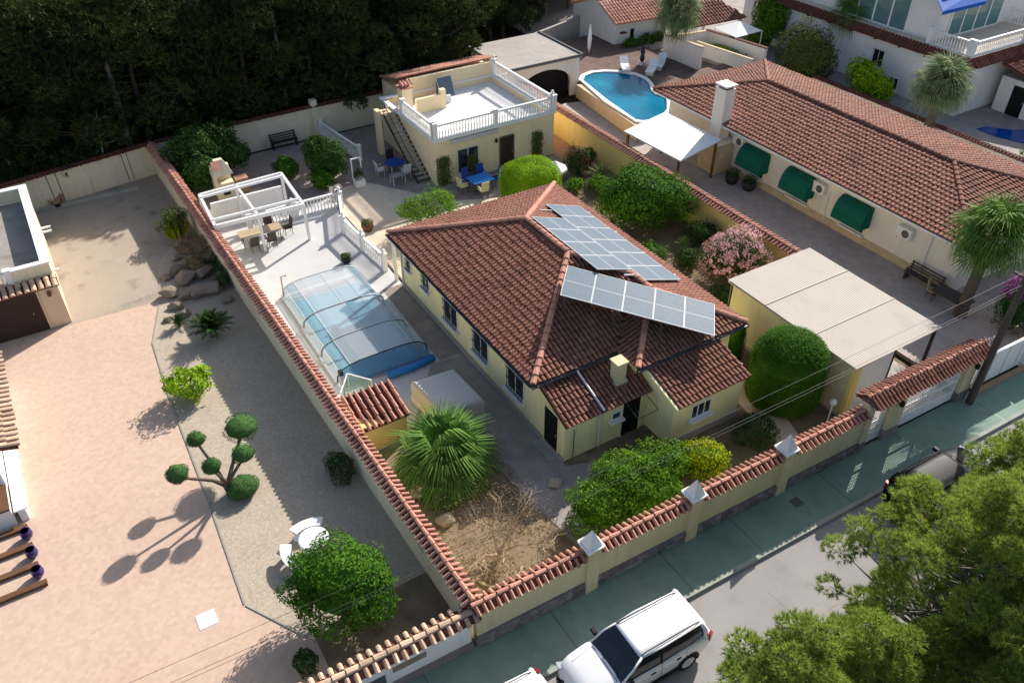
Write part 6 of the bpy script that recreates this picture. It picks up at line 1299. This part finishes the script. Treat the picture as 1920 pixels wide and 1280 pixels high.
def put_car(name, label, parts, x, y, rot):
    t = thing(name, label, 'car', (x, y, -.12)); mw = Matrix.Translation((x, y, -.12)) @ Matrix.Rotation(rot, 4, 'Z')
    for nm, me, subs in parts:
        o = place(nm, me, t, None, mw=mw)
        for sn, sm in subs:
            q = bpy.data.objects.new(sn, sm); COL.objects.link(q); q.parent = o
    return t
white = car_parts('car_white', 4.85, .94); black = car_parts('car_black', 4.6, .95)
put_car('parked_car', 'white sport utility car parked at the kerb, bottom of the picture', white, 3.8, ST(3.8, -3.22)[1], R(-1.4))
put_car('parked_car', 'glossy dark car half hidden under the pine at the gate', black, 18.0, ST(18.0, -3.35)[1], R(180 - 1.4))
put_car('parked_car', 'white car cut off by the bottom edge ahead of the sport utility car', white, -1.55, ST(-1.55, -3.25)[1], R(-1.4))

# ------------------------------------------------------------------ pole, wires, street bits
x, y = 23.6, -1.25
t = thing('utility_pole', 'dark timber utility pole on the green pavement right of the gate', 'utility pole', (x, y, 0))
MB().tube([(x, y, -.05), (x, y, 4.5), (x, y, 9.0)], [.16, .14, .11], 9).build('pole', 'wood_grey', t); MB().obox((x, y, 6.4), (0, .5, 0), (.05, 0, 0), (0, 0, .05)).build('crossarm', 'wood_grey', t)
wr = thing('overhead_wires', 'thin overhead wires running above the street wall', 'wires', (x, y, 6))
for dy, z in ((-.25, 6.5), (.25, 6.45), (.05, 5.9)):
    pts = [(x + (-46) * i / 12, y + .025 * 46 * i / 12 + dy, z - 4 * .55 * (i / 12) * (1 - i / 12)) for i in range(13)]; MB().tube(pts, .0055, 4).build('wire', 'wire', wr)
    pts = [(x + 46 * i / 12, y - .025 * 46 * i / 12 + dy, z - 4 * .55 * (i / 12) * (1 - i / 12)) for i in range(13)]; MB().tube(pts, .0055, 4).build('wire', 'wire', wr)
o = MB().obox(tuple(at(1494, 941, .004) + Vector((0, 0, .004))), (.2, -.005, 0), (0, .2, 0), (0, 0, .006)).build('drain_grate', 'gutter'); tag(o, 'small dark square grate in the green pavement', 'grate')
b = MB(); p = at(388, 1160, .03); ex_ = Vector((.32, .16, 0)); b.obox((p.x, p.y, .026), (.3, 0, 0), (0, .3, 0), (0, 0, .006)); o = b.build('manhole_cover', 'plaster_white'); tag(o, 'square white manhole cover in the pink paving', 'manhole cover')
# garden lamp
p = Vector(G0(1550, 792)); t = thing('garden_lamp', 'white globe garden lamp inside the street wall by the gate', 'lamp', tuple(p)); MB().tube([p, p + Vector((0, 0, 1.0))], .035).build('post', 'white_paint', t); MB().lathe([(.04, 0), (.13, .06), (.15, .15), (.12, .24), (.03, .3)], (p.x, p.y, p.z + 1.0), 12).build('globe', 'white_paint', t, smooth=True)
# white fence pieces by annex
t = thing('picket_screen', 'short white picket screen at the right end of the front annex', 'fence', (15.0, 4.3, 0))
for i in range(7): MB().box(14.75 + .14 * i, 14.83 + .14 * i, 4.55, 4.6, .03, 1.5).build('picket', 'white_paint', t)
MB().box(14.7, 15.75, 4.6, 4.64, 1.2, 1.28).box(14.7, 15.75, 4.6, 4.64, .3, .38).build('rail', 'white_paint', t)
# flat stones in the bed
for i, (xx, yy, s) in enumerate(((1425, 745, .3), (1440, 757, .28), (1458, 765, .3), (1472, 772, .25), (1448, 742, .22), (1420, 765, .25))):
    p = at(xx, yy, .1); o = MB().lathe([(s, -.08), (s * 1.05, .02), (s * .8, .1), (s * .1, .12)], tuple(p), 7, .8).build('paving_stone', 'stone_beige'); tag(o, ('pale stone nearest the picket screen', 'second pale stone from the picket screen in the bed', 'pale stone in the middle of the row below the drum tree', 'pale stone closest to the drum tree trunk', 'small pale stone behind the row by the drum tree', 'pale stone at the front of the row below the picket screen')[i], 'stone', 'pale stones by the drum tree')
for i, (xx, yy, lab) in enumerate(((645, 915, 'x'),)): pass
for xx, yy, s, lab in ((782, 925, .28, 'pale boulder beside the fan palm'), (835, 975, .4, 'flat pale boulder left of the leafless tree'), (1040, 905, .3, 'pale boulder at the path edge near the leafless tree')):
    p = at(xx, yy, .1); bmn = bmesh.new()
    for q in sphere_pts(20) * np.array([s, s * .9, s * .6]): bmn.verts.new(Vector(q) + p)
    bmesh.ops.convex_hull(bmn, input=bmn.verts); me = bpy.data.meshes.new('boulder'); bmn.to_mesh(me); bmn.free(); me.materials.append(M['stone_beige']); tag(link('boulder', me), lab, 'boulder')
# ------------------------------------------------------------------ round stone seats in the left plot
ctr = at(590, 1035, .5); ctr = Vector((ctr.x, ctr.y, 0))
tb = thing('stone_table', 'round white stone table by the orange tree', 'table', tuple(ctr)); tp_ = at(588, 1010, .75)
MB().lathe([(.42, 0), (.30, .12), (.18, .2), (.18, .6), (.35, .68)], (tp_.x, tp_.y, .03), 14).build('pedestal', 'white_paint', tb, smooth=True); MB().lathe([(.5, .66), (.53, .70), (.53, .75), (.49, .77)], (tp_.x, tp_.y, .03), 24).build('table_top', 'white_paint', tb)
for a0_, a1_, lab in ((150, 215, 'curved white stone bench left of the round stone table'), (55, 118, 'curved white stone bench behind the round stone table')):
    t = thing('stone_bench', lab, 'bench', (tp_.x, tp_.y, 0), 'curved stone benches'); b = MB(); n = 10
    for i in range(n + 1):
        a = R(a0_ + (a1_ - a0_) * i / n)
        for r_, z in ((.82, .42), (1.2, .42), (1.2, .5), (.82, .5)): b.v.append((tp_.x + r_ * math.cos(a), tp_.y + r_ * math.sin(a), z))
    for i in range(n):
        for j in range(4): b.f.append((4 * i + j, 4 * i + (j + 1) % 4, 4 * i + 4 + (j + 1) % 4, 4 * i + 4 + j))
    b.f += [(3, 2, 1, 0), tuple(4 * n + j for j in range(4))]; b.build('seat', 'white_paint', t)
    for f in (.15, .85):
        a = R(a0_ + (a1_ - a0_) * f); MB().lathe([(.2, 0), (.13, .1), (.13, .3), (.2, .42)], (tp_.x + 1.0 * math.cos(a), tp_.y + 1.0 * math.sin(a), .03), 10).build('foot', 'white_paint', t)
# ------------------------------------------------------------------ furniture
def chair(name, label, p, rot, m, legm='alu', s=1.0, group=None):
    t = thing(name, label, 'chair', tuple(p), group); mw = Matrix.Translation(Vector(p)) @ Matrix.Rotation(rot, 4, 'Z') @ Matrix.Scale(s, 4)
    for nm, me in (('seat', MB().box(-.24, .24, -.24, .24, .41, .47).mesh('seat', m)), ('backrest', MB().obox((0, .25, .74), (.24, 0, 0), (0, .02, 0), (0, .05, .28)).mesh('backrest', m))): place(nm, me, t, None, mw=mw)
    lg = MB().tube([(0, 0, 0), (0, 0, .42)], .018, 5).mesh('leg', legm)
    for sx_ in (-1, 1):
        for sy_ in (-1, 1): place('leg', lg, t, None, mw=mw @ Matrix.Translation((sx_ * .2, sy_ * .2, 0)))
    for sx_ in (-1, 1): place('armrest', MB().box(sx_ * .25 - .02, sx_ * .25 + .02, -.22, .26, .62, .66).mesh('armrest', m), t, None, mw=mw)
    return t
def table(name, label, p, rx, ry, h, m, legm='alu', round_=False, rot=0):
    t = thing(name, label, 'table', tuple(p)); x, y, z = p
    mw = Matrix.Translation(Vector(p)) @ Matrix.Rotation(rot, 4, 'Z')
    place('table_top', (MB().lathe([(rx, h - .04), (rx, h)], n=22) if round_ else MB().box(-rx, rx, -ry, ry, h - .04, h)).mesh('table_top', m), t, None, mw=mw)
    for sx_ in (-1, 1):
        for sy_ in (-1, 1): place('leg', MB().tube([(0, 0, 0), (0, 0, h - .04)], .025, 5).mesh('leg', legm), t, None, mw=mw @ Matrix.Translation((sx_ * rx * (.65 if round_ else .88), sy_ * ry * (.65 if round_ else .82), 0)))
    return t
# terrace dining group under the pergola
p = at(487, 432, .75); table('terrace_table', 'long beige table on the pool terrace beside the pergola', (p.x, p.y, .03), 1.15, .38, .75, 'wood_light', 'steel_dark', rot=R(-3))
for i, (dx, dy, ro, lab) in enumerate(((1.55, .1, 270, 'grey chair at the right end of the long terrace table'), (.75, .75, 0, 'grey chair behind the right half of the long terrace table'), (-.6, -.75, 180, 'dark chair in front of the long terrace table'), (.35, -.75, 180, 'dark chair in front of the long table near the middle'))):
    chair('terrace_chair', lab, (p.x + dx, p.y + dy, .03), R(ro), 'wood_grey', 'steel_dark')
p2 = at(655, 530, 0)
for x_, y_, lab in ((650, 492, 'small dark pot at the terrace edge by the balustrade'), (690, 432, 'large brown pot on the cream patio')):
    q = Vector(G0(x_, y_, .03)); s = .28 if x_ < 660 else .36; t = thing('plant_pot', lab, 'pot', tuple(q)); MB().lathe([(s * .6, 0), (s, s * .8), (s * .95, s * 1.3), (s * .8, s * 1.35)], tuple(q), 14).build('pot', 'wood_brown' if x_ > 660 else 'steel_dark', t, smooth=True); P, N = blob_shell((q.x, q.y, q.z + s * 1.4), (s * .9, s * .9, s * .5), 260, .4, -.3, .2, 6); V, F = leaf_quads(P, N, .1, .05); link('leaves', npmesh('leaves', V, F, 'leaf_olive'), t)
# patio furniture by the guest house
p = at(740, 305, .7); table('patio_table', 'round table with blue cloth left of the outside stair', (p.x, p.y, .03), .6, .6, .72, 'fabric_navy', 'alu', True)
for i, (dx, dy, ro, lab) in enumerate(((-1.0, .1, 90, 'white chair left of the blue round patio table'), (.3, -1.0, 180, 'white chair in front of the blue round patio table'), (.2, .95, 0, 'dark chair behind the blue round patio table'))):
    chair('patio_chair', lab, (p.x + dx, p.y + dy, .03), R(ro), 'alu' if i < 2 else 'steel_dark')
p = at(745, 327, .6); table('side_table', 'small grey side table near the foot of the stair', (p.x, p.y, .03), .45, .3, .55, 'steel_grey', 'alu')
p = at(900, 336, .7); table('garden_table', 'table with shiny blue cloth in front of the guest house', (p.x, p.y, .03), .7, .55, .74, 'plastic_blue', 'steel_dark')
for i, (dx, dy, ro, mm, lab) in enumerate(((-1.1, .2, 100, 'fabric_lemon', 'pale yellow cushioned chair at the blue garden table'), (-.4, .85, 10, 'fabric_navy', 'blue chair behind the left of the blue garden table'), (.55, .85, -8, 'fabric_navy', 'blue chair behind the right of the blue garden table'), (1.15, 0, 270, 'fabric_navy', 'blue chair right of the blue garden table'), (-.3, -.9, 180, 'fabric_lemon', 'pale stool in front of the blue garden table'))):
    chair('garden_chair', lab, (p.x + dx, p.y + dy, .03), R(ro), mm, 'steel_dark', 1.05)
q = Vector(at(674, 340, .3)); t = thing('planter_mirror', 'tall narrow white framed planter stand on the rear patio', 'planter', (q.x, q.y, .02))
MB().box(q.x - .3, q.x + .3, q.y - .25, q.y + .25, .02, .45).build('box', 'white_paint', t)
for s in (-1, 1): MB().box(q.x + s * .3 - .03, q.x + s * .3 + .03, q.y + .2, q.y + .26, .45, 1.7).build('post', 'white_paint', t)
MB().box(q.x - .33, q.x + .33, q.y + .2, q.y + .26, 1.7, 1.76).build('rail', 'white_paint', t); P, N = blob_shell((q.x, q.y, .75), (.28, .25, .4), 300, .4, -.5, .2, 9); V, F = leaf_quads(P, N, .12, .06); link('leaves', npmesh('leaves', V, F, 'leaf_dark'), t)
# parasol
q = at(1041, 312, 2.1); t = thing('parasol', 'open white hexagonal parasol behind the villa roof', 'parasol', (q.x, q.y, .02)); n = 8; ringp = [(q.x + 0.72 * math.cos(2 * math.pi * i / n), q.y + 0.72 * math.sin(2 * math.pi * i / n), 2.0) for i in range(n)]
MB().add(ringp + [(q.x, q.y, 2.45)], [(i, (i + 1) % n, n) for i in range(n)]).add([(p_[0], p_[1], 1.86) for p_ in ringp] + ringp, [(i, (i + 1) % n, n + (i + 1) % n, n + i) for i in range(n)]).build('canopy', 'fabric_white', t); MB().tube([(q.x, q.y, .02), (q.x, q.y, 2.45)], .03).build('pole', 'alu', t); MB().lathe([(.3, 0), (.25, .1), (.05, .14)], (q.x, q.y, .02), 12).build('base', 'steel_dark', t)
q = Vector(G0(1045, 338)); t = thing('red_pot', 'dark red glazed pot below the white parasol', 'pot', tuple(q)); MB().lathe([(.18, 0), (.3, .25), (.28, .45), (.22, .5)], tuple(q), 12).build('pot', 'lamp_red', t, smooth=True); MB().lathe([(.2, .48), (.2, .5)], tuple(q), 10).build('soil', 'soil', t)
def bench(name, label, p, rot, m, L=1.6):
    t = thing(name, label, 'bench', tuple(p)); mw = Matrix.Translation(Vector(p)) @ Matrix.Rotation(rot, 4, 'Z')
    sl_ = MB().box(-L / 2, L / 2, -.04, .04, 0, .035).mesh('slat', m)
    for i in range(4): place('slat', sl_, t, None, mw=mw @ Matrix.Translation((0, -.2 + .12 * i, .42)))
    for i in range(3): place('back_slat', sl_, t, None, mw=mw @ Matrix.Translation((0, .25 + .03 * i, .55 + .15 * i)) @ Matrix.Rotation(R(75), 4, 'X'))
    for s in (-1, 1): place('leg', MB().box(-.03, .03, -.24, .26, 0, .42).box(-.03, .03, .22, .28, .42, .95).box(-.03, .03, -.24, .26, .6, .64).mesh('leg', m), t, None, mw=mw @ Matrix.Translation((s * (L / 2 - .1), 0, 0)))
    return t
q = at(527, 258, .45); bench('garden_bench', 'dark garden bench against the villa rear wall', (q.x, 38.45, .02), 0, 'steel_dark', 1.8)
q = at(1712, 532, .4); bench('drive_bench', 'dark timber bench along the bungalow wall', (29.35, q.y, .03), R(-90), 'wood_grey', 2.0)
q = at(1785, 560, .4); table('drive_table', 'dark timber table at the street end of the bungalow', (28.9, q.y - .1, .03), .5, .9, .72, 'wood_grey', 'wood_grey'); chair('drive_chair', 'pale cushioned chair between the bench and the timber table', (28.9, q.y + .95, .03), R(20), 'wood_light', 'wood_grey')
for x_, y_, lab in ((1372, 335, 'dark grey planter by the bungalow wall below the first awning'), (1404, 348, 'round dark planter by the bungalow wall')):
    q = at(x_, y_, .3); t = thing('planter', lab, 'planter', (q.x, q.y, .03)); MB().lathe([(.3, 0), (.42, .3), (.4, .55), (.34, .55)], (q.x, q.y, .03), 14).build('pot', 'steel_dark', t, smooth=True); P, N = blob_shell((q.x, q.y, .7), (.4, .4, .25), 240, .4, -.3, .2, 8); V, F = leaf_quads(P, N, .12, .05); link('leaves', npmesh('leaves', V, F, 'leaf_dark'), t)
# sun loungers on the kidney pool terrace
for i, (x_, y_, ro, lab) in enumerate(((1172, 124, 60, 'white sun lounger at the head of the kidney pool, left one'), (1222, 128, 40, 'white sun lounger at the head of the kidney pool, middle one'), (1238, 118, 40, 'white sun lounger at the head of the kidney pool, right one'))):
    q = at(x_, y_, 1.3); t = thing('sun_lounger', lab, 'sun lounger', (q.x, q.y, .98), 'sun loungers by the kidney pool'); mw = Matrix.Translation((q.x, q.y, .98)) @ Matrix.Rotation(R(ro), 4, 'Z')
    place('cushion', MB().box(-.95, .4, -.32, .32, .3, .38).mesh('cushion', 'fabric_white'), t, None, mw=mw); place('backrest', MB().obox((.72, 0, .52), (.33, 0, .2), (0, .32, 0), (-.02, 0, .035)).mesh('backrest', 'fabric_white'), t, None, mw=mw)
    lg = MB().box(-.03, .03, -.3, .3, 0, .3).mesh('leg', 'alu')
    for dx in (-.8, .35): place('leg', lg, t, None, mw=mw @ Matrix.Translation((dx, 0, 0)))
q = at(1204, 112, 1.4); t = thing('garden_statue', 'dark statue on a pale plinth near the pool house', 'statue', (q.x, q.y, .98)); MB().box(q.x - .2, q.x + .2, q.y - .2, q.y + .2, .98, 1.3).build('plinth', 'plaster_white', t); MB().lathe([(.16, 0), (.2, .25), (.13, .5), (.2, .75), (.07, .92), (.12, 1.05), (.03, 1.18)], (q.x, q.y, 1.3), 10).build('figure', 'steel_dark', t, smooth=True)
# yard things in the left back
q = at(105, 375, .4); t = thing('wheelbarrow', 'rusty upended wheelbarrow against the left rear wall', 'wheelbarrow', (q.x, q.y, .02))
MB().add([(q.x - .35, q.y - .25, .25), (q.x + .35, q.y - .25, .25), (q.x + .45, q.y + .25, .6), (q.x - .45, q.y + .25, .6), (q.x - .2, q.y - .1, .05), (q.x + .2, q.y - .1, .05), (q.x + .25, q.y + .15, .2), (q.x - .25, q.y + .15, .2)], [(0, 1, 5, 4), (1, 2, 6, 5), (2, 3, 7, 6), (3, 0, 4, 7), (4, 5, 6, 7)]).build('tray', 'terracotta_floor', t)
for s in (-1, 1): MB().tube([(q.x + s * .2, q.y - .2, .05), (q.x + s * .35, q.y + .6, 1.1)], .02, 5).build('handle', 'wood_brown', t)
MB().lathe([(.05, -.03), (.17, -.03), (.17, .03), (.05, .03)], (q.x, q.y - .35, .2), 12).build('wheel', 'tyre', t)
o = MB().box(-8.7, -2.6, 37.3, 37.5, .02, .2).build('edging_step', 'kerb'); tag(o, 'low concrete step along the foot of the left rear wall', 'step')
for o in bpy.data.objects:
    if '_o' in o: del o['_o']
